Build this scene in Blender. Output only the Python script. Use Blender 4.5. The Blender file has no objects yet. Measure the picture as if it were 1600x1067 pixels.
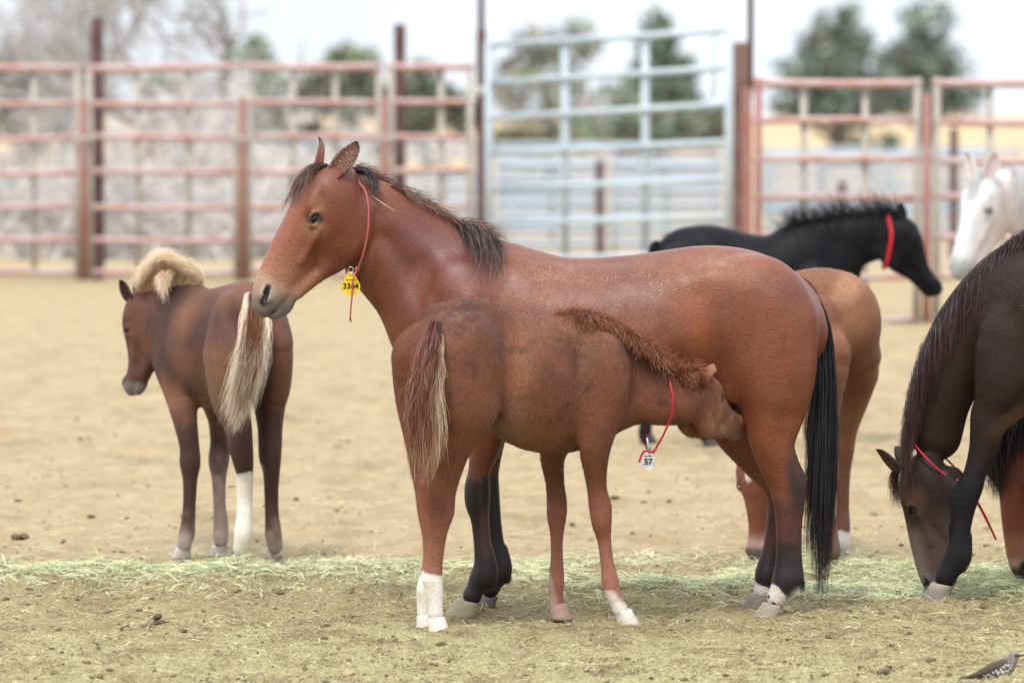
import bpy, math, random
import numpy as np
from mathutils import Vector, Matrix

random.seed(7)
rng = np.random.default_rng(7)
SC = bpy.context.scene
COL = SC.collection

# ------------------------------------------------------------------ camera, sky, sun, exposure
CAM_H = 2.43
FPX = 8888.9                       # 200 mm lens on a 36 mm wide sensor, in pixels of the 1600 px photograph
PITCH = math.atan(545.5 / FPX)
cam_data = bpy.data.cameras.new('camera')
cam = bpy.data.objects.new('camera', cam_data)
COL.objects.link(cam)
cam.location = (0, 0, CAM_H)
cam.rotation_euler = (math.pi / 2 - PITCH, 0, 0)
cam_data.lens = 200
cam_data.sensor_width = 36
cam_data.clip_start = 0.5
cam_data.clip_end = 6000
cam_data.dof.use_dof = True
cam_data.dof.focus_distance = 21.9
cam_data.dof.aperture_fstop = 2.8
SC.camera = cam

SUN_EL, SUN_AZ = math.radians(58), math.radians(200)     # high, soft, from behind the camera's left
world = bpy.data.worlds.new('World')
SC.world = world
world.use_nodes = True
wn, wl = world.node_tree.nodes, world.node_tree.links
wn.clear()
wout = wn.new('ShaderNodeOutputWorld')
wbg = wn.new('ShaderNodeBackground')
wsky = wn.new('ShaderNodeTexSky')
wsky.sky_type = 'NISHITA'
wsky.sun_disc = False
wsky.sun_elevation = SUN_EL
wsky.sun_rotation = SUN_AZ
wsky.dust_density = 2.0
wtc = wn.new('ShaderNodeTexCoord')
wsep = wn.new('ShaderNodeSeparateXYZ')
wmax = wn.new('ShaderNodeMath'); wmax.operation = 'MAXIMUM'; wmax.inputs[1].default_value = 0.035
wcomb = wn.new('ShaderNodeCombineXYZ')
wl.new(wtc.outputs['Generated'], wsep.inputs[0])
wl.new(wsep.outputs['X'], wcomb.inputs['X']); wl.new(wsep.outputs['Y'], wcomb.inputs['Y'])
wl.new(wsep.outputs['Z'], wmax.inputs[0]); wl.new(wmax.outputs[0], wcomb.inputs['Z'])
wl.new(wcomb.outputs[0], wsky.inputs['Vector'])
wmix = wn.new('ShaderNodeMixRGB')
wcl = wn.new('ShaderNodeTexNoise'); wcl.inputs['Scale'].default_value = 5.0; wcl.inputs['Detail'].default_value = 5
wmap = wn.new('ShaderNodeMapping'); wmap.inputs['Scale'].default_value = (1.4, 1.4, 6)
wl.new(wcomb.outputs[0], wmap.inputs['Vector']); wl.new(wmap.outputs[0], wcl.inputs['Vector'])
wr = wn.new('ShaderNodeMapRange')
wr.inputs['From Min'].default_value = 0.35; wr.inputs['From Max'].default_value = 0.62
wr.inputs['To Min'].default_value = 0.66; wr.inputs['To Max'].default_value = 0.97
wl.new(wcl.outputs['Fac'], wr.inputs['Value']); wl.new(wr.outputs[0], wmix.inputs['Fac'])
wl.new(wsky.outputs[0], wmix.inputs['Color1'])
wmix.inputs['Color2'].default_value = (9.9, 10.6, 11.6, 1)      # the overcast deck
# an overcast deck is dimmer at the horizon than overhead
wgr = wn.new('ShaderNodeMapRange')
wgr.inputs['From Min'].default_value = 0.02; wgr.inputs['From Max'].default_value = 0.9
wgr.inputs['To Min'].default_value = 0.93; wgr.inputs['To Max'].default_value = 1.9
wl.new(wsep.outputs['Z'], wgr.inputs['Value'])
wsc = wn.new('ShaderNodeVectorMath'); wsc.operation = 'SCALE'
wl.new(wmix.outputs[0], wsc.inputs[0]); wl.new(wgr.outputs[0], wsc.inputs['Scale'])
wl.new(wsc.outputs[0], wbg.inputs['Color'])
wbg.inputs['Strength'].default_value = 0.074
wl.new(wbg.outputs[0], wout.inputs['Surface'])

sun_d = bpy.data.lights.new('sun', 'SUN')
sun_d.energy = 1.5
sun_d.angle = math.radians(10)
sun_d.color = (1.0, 0.95, 0.88)
sun = bpy.data.objects.new('sun', sun_d)
COL.objects.link(sun)
sd = Vector((math.sin(SUN_AZ) * math.cos(SUN_EL), math.cos(SUN_AZ) * math.cos(SUN_EL), math.sin(SUN_EL)))
sun.rotation_euler = sd.to_track_quat('Z', 'Y').to_euler()
sun.location = (0, 0, 30)

SC.view_settings.view_transform = 'Standard'
SC.view_settings.look = 'None'
SC.view_settings.exposure = 0.76
SC.view_settings.gamma = 1
SC.view_settings.use_curve_mapping = False

# ------------------------------------------------------------------ helpers
CP, SP = math.cos(PITCH), math.sin(PITCH)


def at(u, v, Y):
    """Point of the place that stands Y metres away and shows at photo pixel (u, v)."""
    dx, du = (u - 800.0), (533.5 - v)
    d = np.array([dx, du * SP + FPX * CP, du * CP - FPX * SP])
    d *= Y / d[1]
    return np.array([d[0], d[1], d[2] + CAM_H])


def ground_y(v):
    """Distance at which flat ground shows at photo row v."""
    du = 533.5 - v
    dz = du * CP - FPX * SP
    return -CAM_H / dz * (du * SP + FPX * CP)


def proj(V):
    X, Y, Z = V[:, 0], V[:, 1], V[:, 2] - CAM_H
    f = Y * CP - Z * SP
    up = Y * SP + Z * CP
    return 800 + FPX * X / f, 533.5 - FPX * up / f


def tag(o, label=None, cat=None, group=None, kind=None):
    if label: o['label'] = label
    if cat: o['category'] = cat
    if group: o['group'] = group
    if kind: o['kind'] = kind
    return o


def empty(name, loc, rz=0.0):
    o = bpy.data.objects.new(name, None)
    o.location = tuple(float(c) for c in loc)
    o.rotation_euler = (0, 0, rz)
    COL.objects.link(o)
    return o


def link(name, me, mat=None, parent=None):
    o = bpy.data.objects.new(name, me)
    if mat is not None:
        me.materials.clear(); me.materials.append(mat)
    COL.objects.link(o)
    if parent is not None:
        o.parent = parent
    return o


def mesh_np(name, V, F, smooth=True, off=None, col=None):
    """F: (n,3) or (n,4) int array, or list of such arrays."""
    V = np.asarray(V, np.float32)
    if off is not None:
        V = V - np.asarray(off, np.float32)
    fl = F if isinstance(F, list) else [F]
    fl = [np.asarray(f, np.int32) for f in fl if len(f)]
    me = bpy.data.meshes.new(name)
    nl = sum(f.size for f in fl); nf = sum(len(f) for f in fl)
    me.vertices.add(len(V)); me.vertices.foreach_set('co', V.ravel())
    me.loops.add(nl); me.polygons.add(nf)
    me.loops.foreach_set('vertex_index', np.concatenate([f.ravel() for f in fl]))
    sizes = np.concatenate([np.full(len(f), f.shape[1], np.int32) for f in fl])
    starts = np.concatenate([[0], np.cumsum(sizes)[:-1]]).astype(np.int32)
    me.polygons.foreach_set('loop_start', starts)
    me.polygons.foreach_set('use_smooth', np.full(nf, bool(smooth)))
    me.update(calc_edges=True)
    if col is not None:
        a = me.color_attributes.new('Col', 'FLOAT_COLOR', 'POINT')
        c4 = np.ones((len(V), 4), np.float32); c4[:, :3] = col
        a.data.foreach_set('color', c4.ravel())
    return me


def _hash(ix, iy, iz, seed):
    n = (ix.astype(np.int64) * 374761393 + iy.astype(np.int64) * 668265263 + iz.astype(np.int64) * 2147483647 + seed * 974634777) & 0xFFFFFFFF
    n = ((n ^ (n >> 13)) * 1274126177) & 0xFFFFFFFF
    n = (n ^ (n >> 16)) & 0xFFFFFFFF
    return (n / 4294967295.0).astype(np.float32)


def noise3(P, scale, seed=0):
    Q = P * scale
    I = np.floor(Q).astype(np.int64); f = (Q - I).astype(np.float32)
    f = f * f * (3 - 2 * f)
    x, y, z = I[:, 0], I[:, 1], I[:, 2]
    r = 0
    for a in (0, 1):
        wx = f[:, 0] if a else 1 - f[:, 0]
        for b in (0, 1):
            wy = f[:, 1] if b else 1 - f[:, 1]
            for c in (0, 1):
                wz = f[:, 2] if c else 1 - f[:, 2]
                r = r + wx * wy * wz * _hash(x + a, y + b, z + c, seed)
    return r * 2 - 1


def fbm(P, scale, octv=4, seed=0, gain=0.5):
    s, a, t = 0, 1.0, 0
    for i in range(octv):
        s = s + a * noise3(P, scale * 2 ** i, seed + i * 17); t += a; a *= gain
    return s / t


# ------------------------------------------------------------------ materials
def new_mat(name, rough=0.8, spec=0.3):
    m = bpy.data.materials.new(name); m.use_nodes = True
    b = m.node_tree.nodes['Principled BSDF']
    b.inputs['Roughness'].default_value = rough
    b.inputs['Specular IOR Level'].default_value = spec
    return m, m.node_tree.nodes, m.node_tree.links, b


def simple_mat(name, color, rough=0.8, spec=0.3, var=0.25, scale=20.0, bump=0.0, metal=0.0, second=None):
    m, n, l, b = new_mat(name, rough, spec)
    b.inputs['Metallic'].default_value = metal
    tc = n.new('ShaderNodeTexCoord')
    nz = n.new('ShaderNodeTexNoise'); nz.inputs['Scale'].default_value = scale; nz.inputs['Detail'].default_value = 6
    l.new(tc.outputs['Object'], nz.inputs['Vector'])
    mx = n.new('ShaderNodeMixRGB')
    c2 = second or tuple(c * (1 - var) for c in color)
    mx.inputs['Color1'].default_value = (*color, 1); mx.inputs['Color2'].default_value = (*c2, 1)
    rp = n.new('ShaderNodeMapRange'); rp.inputs['From Min'].default_value = 0.38; rp.inputs['From Max'].default_value = 0.62
    l.new(nz.outputs['Fac'], rp.inputs['Value']); l.new(rp.outputs[0], mx.inputs['Fac'])
    l.new(mx.outputs[0], b.inputs['Base Color'])
    if bump:
        bp = n.new('ShaderNodeBump'); bp.inputs['Strength'].default_value = bump; bp.inputs['Distance'].default_value = 0.01
        l.new(nz.outputs['Fac'], bp.inputs['Height']); l.new(bp.outputs[0], b.inputs['Normal'])
    return m


def coat_mat(name, rough=0.5, spec=0.35, sheen=0.15, streak=0.18, bump=0.35, stretch=(18, 60, 60), dust=0.0):
    """Horse coat: colour comes from the painted 'Col' attribute, hair streaks and dust from noise."""
    m, n, l, b = new_mat(name, rough, spec)
    at_ = n.new('ShaderNodeAttribute'); at_.attribute_name = 'Col'
    tc = n.new('ShaderNodeTexCoord')
    mp = n.new('ShaderNodeMapping'); mp.inputs['Scale'].default_value = stretch
    mp.inputs['Rotation'].default_value = (0, math.radians(25), 0)
    l.new(tc.outputs['Object'], mp.inputs['Vector'])
    nz = n.new('ShaderNodeTexNoise'); nz.inputs['Scale'].default_value = 3.2; nz.inputs['Detail'].default_value = 4
    l.new(mp.outputs[0], nz.inputs['Vector'])
    nb = n.new('ShaderNodeTexNoise'); nb.inputs['Scale'].default_value = 5.0; nb.inputs['Detail'].default_value = 5
    l.new(tc.outputs['Object'], nb.inputs['Vector'])
    r1 = n.new('ShaderNodeMapRange'); r1.inputs['From Min'].default_value = 0.3; r1.inputs['From Max'].default_value = 0.7
    r1.inputs['To Min'].default_value = 1 - streak; r1.inputs['To Max'].default_value = 1 + streak
    l.new(nz.outputs['Fac'], r1.inputs['Value'])
    r2 = n.new('ShaderNodeMapRange'); r2.inputs['From Min'].default_value = 0.3; r2.inputs['From Max'].default_value = 0.7
    r2.inputs['To Min'].default_value = 0.86; r2.inputs['To Max'].default_value = 1.14
    l.new(nb.outputs['Fac'], r2.inputs['Value'])
    mu = n.new('ShaderNodeMath'); mu.operation = 'MULTIPLY'
    l.new(r1.outputs[0], mu.inputs[0]); l.new(r2.outputs[0], mu.inputs[1])
    vm = n.new('ShaderNodeVectorMath'); vm.operation = 'SCALE'
    l.new(at_.outputs['Color'], vm.inputs[0]); l.new(mu.outputs[0], vm.inputs['Scale'])
    src = vm.outputs[0]
    if dust > 0:
        nd = n.new('ShaderNodeTexNoise'); nd.inputs['Scale'].default_value = 170; nd.inputs['Detail'].default_value = 2
        l.new(tc.outputs['Object'], nd.inputs['Vector'])
        r3 = n.new('ShaderNodeMapRange'); r3.inputs['From Min'].default_value = 0.57; r3.inputs['From Max'].default_value = 0.68
        r3.inputs['To Max'].default_value = dust
        l.new(nd.outputs['Fac'], r3.inputs['Value'])
        dm = n.new('ShaderNodeMath'); dm.operation = 'MULTIPLY'
        l.new(r3.outputs[0], dm.inputs[0]); l.new(at_.outputs['Alpha'], dm.inputs[1])
        mx = n.new('ShaderNodeMixRGB'); mx.inputs['Color2'].default_value = (0.45, 0.36, 0.24, 1)
        l.new(dm.outputs[0], mx.inputs['Fac']); l.new(src, mx.inputs['Color1'])
        src = mx.outputs[0]
    l.new(src, b.inputs['Base Color'])
    b.inputs['Sheen Weight'].default_value = sheen
    b.inputs['Sheen Roughness'].default_value = 0.5
    bp = n.new('ShaderNodeBump'); bp.inputs['Strength'].default_value = bump; bp.inputs['Distance'].default_value = 0.004
    l.new(nz.outputs['Fac'], bp.inputs['Height']); l.new(bp.outputs[0], b.inputs['Normal'])
    return m


def attr_mat(name, rough=0.6, spec=0.3, sheen=0.0):
    m, n, l, b = new_mat(name, rough, spec)
    a = n.new('ShaderNodeAttribute'); a.attribute_name = 'Col'
    l.new(a.outputs['Color'], b.inputs['Base Color'])
    b.inputs['Sheen Weight'].default_value = sheen
    return m


M_HAIR = attr_mat('horse_hair', 0.42, 0.4)
def thin_hair_mat(name):
    m = attr_mat(name, 0.6, 0.25)
    n, l = m.node_tree.nodes, m.node_tree.links
    tr = n.new('ShaderNodeBsdfTranslucent'); mx = n.new('ShaderNodeMixShader'); mx.inputs[0].default_value = 0.42
    l.new(n['Attribute'].outputs['Color'], tr.inputs['Color'])
    l.new(n['Principled BSDF'].outputs[0], mx.inputs[1]); l.new(tr.outputs[0], mx.inputs[2])
    l.new(mx.outputs[0], n['Material Output'].inputs['Surface'])
    return m


M_BLOND = thin_hair_mat('blond_hair')
M_EYE, _n, _l, _b = new_mat('eye_gloss', 0.16, 0.45); _b.inputs['Base Color'].default_value = (0.006, 0.004, 0.004, 1)
M_LITTER = attr_mat('plant_litter', 0.8, 0.2)

# ------------------------------------------------------------------ solid modelling by distance field
def norm(v):
    v = np.asarray(v, float)
    return v / np.linalg.norm(v)


def spline(P, n):
    """Catmull-Rom through the rows of P, n samples."""
    P = np.asarray(P, float)
    if len(P) < 3:
        t = np.linspace(0, 1, n)[:, None]
        return P[0] * (1 - t) + P[-1] * t
    E = np.vstack([2 * P[0] - P[1], P, 2 * P[-1] - P[-2]])
    out = []
    for t in np.linspace(0, len(P) - 1 - 1e-9, n):
        i = int(t); f = t - i
        a, b, c, d = E[i], E[i + 1], E[i + 2], E[i + 3]
        out.append(0.5 * ((2 * b) + (c - a) * f + (2 * a - 5 * b + 4 * c - d) * f * f + (3 * b - a - 3 * c + d) * f ** 3))
    return np.array(out)


class Field:
    """Signed distance volume: chains of elliptical sections and ellipsoids, blended, then meshed."""

    def __init__(self, res):
        self.res = res; self.ops = []; self.lo = np.full(3, 1e9); self.hi = np.full(3, -1e9)

    def _grow(self, p, r):
        self.lo = np.minimum(self.lo, np.asarray(p) - r); self.hi = np.maximum(self.hi, np.asarray(p) + r)

    def chain(self, P, A, B, L, k=0.03, n=None):
        """P (m,3) points; A radius within the plane perpendicular to L, B radius along L."""
        S = np.column_stack([P, A, B])
        n = n or max(8, 4 * len(P))
        S = spline(S, n)
        S[:, 3:] = np.maximum(S[:, 3:], 0.004)
        for q in S: self._grow(q[:3], max(q[3], q[4]) + 0.02)
        self.ops.append(('chain', S, np.asarray(L, float), k))

    def ell(self, c, r, fr=None, k=0.02, sub=False):
        c = np.asarray(c, float); r = np.asarray(r, float) * np.ones(3)
        fr = np.eye(3) if fr is None else np.array([norm(x) for x in fr])
        if not sub: self._grow(c, r.max() + 0.02)
        self.ops.append(('ell', c, r, fr, k, sub))

    def dent(self, P, r, amt):
        """Push the surface in (amt > 0) or out (amt < 0) around a point or along a polyline."""
        P = np.atleast_2d(np.asarray(P, float))
        self.ops.append(('dent', P, r, amt))

    def _blk(self, lo, hi):
        i0 = np.maximum(((lo - self.o) / self.res).astype(int), 0)
        i1 = np.minimum(((hi - self.o) / self.res).astype(int) + 2, self.n)
        if (i1 <= i0).any(): return None
        sl = tuple(slice(a, b) for a, b in zip(i0, i1))
        return sl, [self.ax[d][sl[d]].reshape([-1 if e == d else 1 for e in range(3)]) for d in range(3)]

    def run(self):
        self.lo -= 0.02; self.hi += 0.02
        self.o = self.lo
        self.n = np.ceil((self.hi - self.lo) / self.res).astype(int) + 1
        self.ax = [(self.o[d] + np.arange(self.n[d]) * self.res).astype(np.float32) for d in range(3)]
        F = np.full(self.n, 0.3, np.float32)
        for op in self.ops:
            if op[0] == 'chain':
                _, S, L, k = op
                mg = k + 3 * self.res
                R = S[:, 3:].max()
                blo = S[:, :3].min(0) - R - mg; bhi = S[:, :3].max(0) + R + mg
                b = self._blk(blo, bhi)
                if b is None: continue
                csl, _x = b
                D = np.full(tuple(s.stop - s.start for s in csl), 9.0, np.float32)
                for s0, s1 in zip(S[:-1], S[1:]):
                    rr = max(s0[3], s0[4], s1[3], s1[4]) + mg
                    b = self._blk(np.minimum(s0[:3], s1[:3]) - rr, np.maximum(s0[:3], s1[:3]) + rr)
                    if b is None: continue
                    sl, (X, Y, Z) = b
                    d = s1[:3] - s0[:3]; dd = float(d @ d) + 1e-12
                    Lp = L - d * (L @ d) / dd
                    ln = np.linalg.norm(Lp)
                    Lp = Lp / ln if ln > 1e-3 else L
                    x, y, z = X - s0[0], Y - s0[1], Z - s0[2]
                    x, y, z = x.astype(np.float32), y.astype(np.float32), z.astype(np.float32)
                    pd = x * np.float32(d[0]) + y * np.float32(d[1]) + z * np.float32(d[2])
                    t = np.clip(pd / np.float32(dd), 0, 1)
                    q2 = x * x + y * y + z * z - 2 * t * pd + t * t * np.float32(dd)
                    w = x * np.float32(Lp[0]) + y * np.float32(Lp[1]) + z * np.float32(Lp[2])
                    w2 = w * w
                    u2 = np.maximum(q2 - w2, 0)
                    a2 = (s0[3] + t * np.float32(s1[3] - s0[3])) ** 2; b2 = (s0[4] + t * np.float32(s1[4] - s0[4])) ** 2
                    k0s = u2 / a2 + w2 / b2
                    k0 = np.sqrt(k0s) + 1e-5
                    k1 = np.sqrt(u2 / (a2 * a2) + w2 / (b2 * b2)) + 1e-5
                    val = k0 * (k0 - 1) / k1
                    ls = tuple(slice(s.start - c.start, s.stop - c.start) for s, c in zip(sl, csl))
                    np.minimum(D[ls], val, out=D[ls])
                self._smin(F, csl, D, k)
            elif op[0] == 'ell':
                _, c, r, fr, k, sub = op
                rr = r.max() + k + 3 * self.res
                b = self._blk(c - rr, c + rr)
                if b is None: continue
                sl, (X, Y, Z) = b
                k0 = 0; k1 = 0
                for ax_, ra in zip(fr, r):
                    w = (X - c[0]) * ax_[0] + (Y - c[1]) * ax_[1] + (Z - c[2]) * ax_[2]
                    k0 = k0 + (w / ra) ** 2; k1 = k1 + (w / ra ** 2) ** 2
                k0 = np.sqrt(k0) + 1e-5; k1 = np.sqrt(k1) + 1e-5
                D = (k0 * (k0 - 1) / k1).astype(np.float32)
                if sub:
                    Fb = -F[sl]
                    h = np.maximum(k - np.abs(Fb - D), 0) / k
                    F[sl] = -(np.minimum(Fb, D) - h * h * k * 0.25)
                else:
                    self._smin(F, sl, D, k)
            else:
                _, P, r, amt = op
                b = self._blk(P.min(0) - 2.2 * r, P.max(0) + 2.2 * r)
                if b is None: continue
                sl, (X, Y, Z) = b
                q = None
                if len(P) == 1: P = np.vstack([P, P])
                for A, B in zip(P[:-1], P[1:]):
                    d = B - A; dd = float(d @ d) + 1e-9
                    x, y, z = X - A[0], Y - A[1], Z - A[2]
                    pd = x * d[0] + y * d[1] + z * d[2]
                    t = np.clip(pd / dd, 0, 1)
                    e = x * x + y * y + z * z - 2 * t * pd + t * t * dd
                    q = e if q is None else np.minimum(q, e)
                F[sl] += (amt * np.exp(-q / (r * r))).astype(np.float32)
        self.F = F

    def _smin(self, F, sl, D, k):
        Fb = F[sl]
        h = np.maximum(k - np.abs(Fb - D), 0) / k
        F[sl] = np.minimum(Fb, D) - h * h * (k * 0.25)

    def mesh(self, smooth=2):
        self.run()
        F = self.F
        ins = F < 0
        ins[0] = ins[-1] = False; ins[:, 0] = ins[:, -1] = False; ins[:, :, 0] = ins[:, :, -1] = False
        c = ins[:-1, :-1, :-1].astype(np.int8)
        tot = np.zeros(c.shape, np.int8)
        for a in (0, 1):
            for b in (0, 1):
                for d in (0, 1):
                    tot += ins[a:F.shape[0] - 1 + a, b:F.shape[1] - 1 + b, d:F.shape[2] - 1 + d]
        I = np.argwhere((tot > 0) & (tot < 8))
        idx = np.full(tot.shape, -1, np.int32); idx[I[:, 0], I[:, 1], I[:, 2]] = np.arange(len(I))
        acc = np.zeros((len(I), 3)); cnt = np.zeros(len(I))
        corners = [(a, b, d) for a in (0, 1) for b in (0, 1) for d in (0, 1)]
        val = {q: F[I[:, 0] + q[0], I[:, 1] + q[1], I[:, 2] + q[2]] for q in corners}
        sgn = {q: ins[I[:, 0] + q[0], I[:, 1] + q[1], I[:, 2] + q[2]] for q in corners}
        for q in corners:
            for ax in range(3):
                if q[ax] == 0:
                    p = list(q); p[ax] = 1; p = tuple(p)
                    m = sgn[q] != sgn[p]
                    t = np.clip(val[q] / (val[q] - val[p] + 1e-12), 0, 1)
                    for e in range(3):
                        acc[:, e] += m * (t if e == ax else q[e])
                    cnt += m
        V = (I + acc / np.maximum(cnt, 1)[:, None]) * self.res + self.o
        quads = []
        for ax in range(3):
            s0 = [slice(1, -1)] * 3; s1 = [slice(1, -1)] * 3
            s0[ax] = slice(0, -1); s1[ax] = slice(1, None)
            A, B = ins[tuple(s0)], ins[tuple(s1)]
            E = np.argwhere(A != B)
            if not len(E): continue
            fl = A[E[:, 0], E[:, 1], E[:, 2]]
            off = np.ones(3, int); off[ax] = 0
            E = E + off
            o1, o2 = [(1, 2), (2, 0), (0, 1)][ax]
            e1 = np.zeros(3, int); e1[o1] = 1; e2 = np.zeros(3, int); e2[o2] = 1
            cs = [E - e1 - e2, E - e2, E, E - e1]
            q = np.column_stack([idx[c_[:, 0], c_[:, 1], c_[:, 2]] for c_ in cs])
            q[~fl] = q[~fl][:, ::-1]
            quads.append(q)
        Q = np.vstack(quads)
        Q = Q[(Q >= 0).all(1)]
        ed = np.vstack([Q[:, [0, 1]], Q[:, [1, 2]], Q[:, [2, 3]], Q[:, [3, 0]]])
        deg = np.bincount(ed.ravel(), minlength=len(V)).astype(float)
        for it in range(smooth):
            for lam in (0.55, -0.5):
                s = np.column_stack([np.bincount(ed[:, 0], V[ed[:, 1], d], len(V)) + np.bincount(ed[:, 1], V[ed[:, 0], d], len(V)) for d in range(3)])
                V = V + lam * (s / np.maximum(deg, 1)[:, None] - V)
        self.F = None
        return V, Q


def vnormals(V, Q):
    n = np.cross(V[Q[:, 2]] - V[Q[:, 0]], V[Q[:, 3]] - V[Q[:, 1]])
    N = np.column_stack([np.bincount(Q.ravel(), np.repeat(n[:, d], 4), len(V)) for d in range(3)])
    return N / (np.linalg.norm(N, axis=1, keepdims=True) + 1e-12)


def near(V, P):
    """Distance to polyline P and the position along it (0..1 by vertex index)."""
    best = np.full(len(V), 1e9); tt = np.zeros(len(V))
    m = len(P) - 1
    for i in range(m):
        d = P[i + 1] - P[i]; dd = d @ d + 1e-12
        t = np.clip(((V - P[i]) @ d) / dd, 0, 1)
        e = ((V - P[i] - t[:, None] * d) ** 2).sum(1)
        w = e < best
        best[w] = e[w]; tt[w] = (i + t[w]) / m
    return np.sqrt(best), tt


def sstep(a, b, x):
    t = np.clip((x - a) / (b - a), 0, 1)
    return t * t * (3 - 2 * t)


# ------------------------------------------------------------------ hair
def strands(name, parent, guides, n, colfn, width=0.0016, spread=0.02, tip_spread=None, wav=0.01, seg=9,
            lenvar=(0.7, 1.0), clump=0.0, off=(0, 0, 0), mat=None, kind=None, tip_w=0.25):
    """Ribbon strands that follow blends of neighbouring guide curves."""
    G = np.array([spline(g, seg + 1) for g in guides])          # (m, seg+1, 3)
    m = len(G)
    tip_spread = spread if tip_spread is None else tip_spread
    f = rng.random(n) * (m - 1) if m > 1 else np.zeros(n)
    i0 = np.minimum(f.astype(int), max(m - 2, 0)); fr = (f - i0)[:, None, None]
    i1 = np.minimum(i0 + 1, m - 1)
    ln = rng.uniform(*lenvar, n)
    C = G[i0] * (1 - fr) + G[i1] * fr                             # (n, seg+1, 3)
    t = np.linspace(0, 1, seg + 1)
    # shorten by sampling only the first part of the curve
    pos = (t[None, :] * ln[:, None]) * seg
    a = np.minimum(pos.astype(int), seg - 1); w = (pos - a)[..., None]
    ar = np.arange(n)[:, None]
    C = C[ar, a] * (1 - w) + C[ar, a + 1] * w
    o0 = rng.normal(size=(n, 3)); o0 /= np.maximum(np.linalg.norm(o0, axis=1, keepdims=True), 1e-6); o0 *= rng.random((n, 1)) ** 0.5
    sp = (spread * (1 - t) + tip_spread * t)[None, :, None]
    C = C + o0[:, None, :] * sp
    if clump > 0:
        nc = max(6, n // 35)
        cen = rng.normal(size=(nc, 3)) * clump
        ci = rng.integers(0, nc, n)
        C = C + cen[ci][:, None, :] * (t ** 1.3)[None, :, None]
    ph = rng.random((n, 2, 3)) * 6.28
    C = C + wav * np.sin(t[None, :, None] * 5 + ph[:, :1, :]) * t[None, :, None] + 0.4 * wav * np.sin(t[None, :, None] * 13 + ph[:, 1:, :]) * t[None, :, None]
    T = np.gradient(C, axis=1)
    rv = rng.normal(size=(n, 1, 3))
    S = np.cross(T, rv); S /= np.maximum(np.linalg.norm(S, axis=2, keepdims=True), 1e-9)
    wd = (width * (1 - (1 - tip_w) * t ** 2))[None, :, None] * rng.uniform(0.6, 1.3, (n, 1, 1))
    A = C - S * wd * 0.5; B = C + S * wd * 0.5
    V = np.stack([A, B], axis=2).reshape(-1, 3)
    base = (np.arange(n) * (seg + 1) * 2)[:, None] + (np.arange(seg) * 2)[None, :]
    Q = np.stack([base, base + 1, base + 3, base + 2], axis=2).reshape(-1, 4)
    cc = colfn(rng.random(n), np.broadcast_to(t, (n, seg + 1)), f / max(m - 1, 1), C)     # (n, seg+1, 3)
    cc = np.repeat(cc, 2, axis=1).reshape(-1, 3)
    me = mesh_np(name, V, Q, True, off, cc)
    o = link(name, me, mat or M_HAIR, parent)
    if kind: o['kind'] = kind
    return o


def lerp_col(a, b, t):
    a, b = np.asarray(a, float), np.asarray(b, float)
    return a * (1 - t[..., None]) + b * t[..., None]


def hair_col(root, tip, jit=0.35, edge=None):
    def fn(r, t, f, C):
        c = lerp_col(root, tip, t ** 1.5) * (1 + jit * (r[:, None, None] * 2 - 1))
        if edge is not None:
            e = np.clip((np.abs(f * 2 - 1) - 0.45) / 0.4, 0, 1) * (r < 0.85)
            c = c * (1 - e[:, None, None]) + np.asarray(edge) * e[:, None, None] * (0.8 + 0.4 * r[:, None, None])
        return c
    return fn


def fuzz(parent, V, Q, C, off, n, length, width, flow, lift=0.35, dark=0.25, mask=None):
    """Short coat hairs standing on the body."""
    N = vnormals(V, Q)
    wgt = np.ones(len(Q)) if mask is None else mask(V[Q].mean(1))
    wgt = wgt / wgt.sum()
    fi = rng.choice(len(Q), n, p=wgt)
    a, b = rng.random((n, 1)), rng.random((n, 1))
    P = (V[Q[fi, 0]] * (1 - a) + V[Q[fi, 1]] * a) * (1 - b) + (V[Q[fi, 3]] * (1 - a) + V[Q[fi, 2]] * a) * b
    Nn = N[Q[fi, 0]]
    fl = np.asarray([norm(flow)]) + rng.normal(size=(n, 3)) * 0.35
    fl = fl - Nn * (fl * Nn).sum(1, keepdims=True)
    fl /= np.linalg.norm(fl, axis=1, keepdims=True) + 1e-9
    D = fl + Nn * (lift * rng.uniform(0.5, 1.6, (n, 1)))
    D /= np.linalg.norm(D, axis=1, keepdims=True)
    Ln = length * rng.uniform(0.5, 1.3, (n, 1))
    S = np.cross(D, Nn); S /= np.linalg.norm(S, axis=1, keepdims=True) + 1e-9
    P0 = P - Nn * 0.001
    tip = P0 + D * Ln
    VV = np.stack([P0 - S * width / 2, P0 + S * width / 2, tip], axis=1).reshape(-1, 3)
    FF = np.arange(n * 3).reshape(-1, 3)
    cc = C[Q[fi, 0]]
    cc = cc * (1 + dark * rng.uniform(-1, 1, (n, 1)) * (1 - 0.85 * np.clip(cc.mean(1, keepdims=True) / 0.5, 0, 1)))
    me = mesh_np('coat_hair', VV, FF, False, off, np.repeat(cc, 3, axis=0))
    o = link('coat_hair', me, M_FUZZ, parent)
    o['kind'] = 'stuff'
    return o


M_FUZZ = attr_mat('coat_fuzz', 0.55, 0.3, 0.1)
M_COAT = coat_mat('coat_smooth', rough=0.43, spec=0.35, sheen=0.0, streak=0.24, bump=0.3, dust=0.55)
M_COAT_FUZZY = coat_mat('coat_foal', rough=0.62, spec=0.2, sheen=0.02, streak=0.26, bump=0.4, stretch=(26, 90, 90))
M_COAT_DARK = coat_mat('coat_dark', rough=0.5, spec=0.11, sheen=0.0, streak=0.2, bump=0.3, dust=0.12)
M_HOOF = attr_mat('hoof_horn', 0.6, 0.3)


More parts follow.
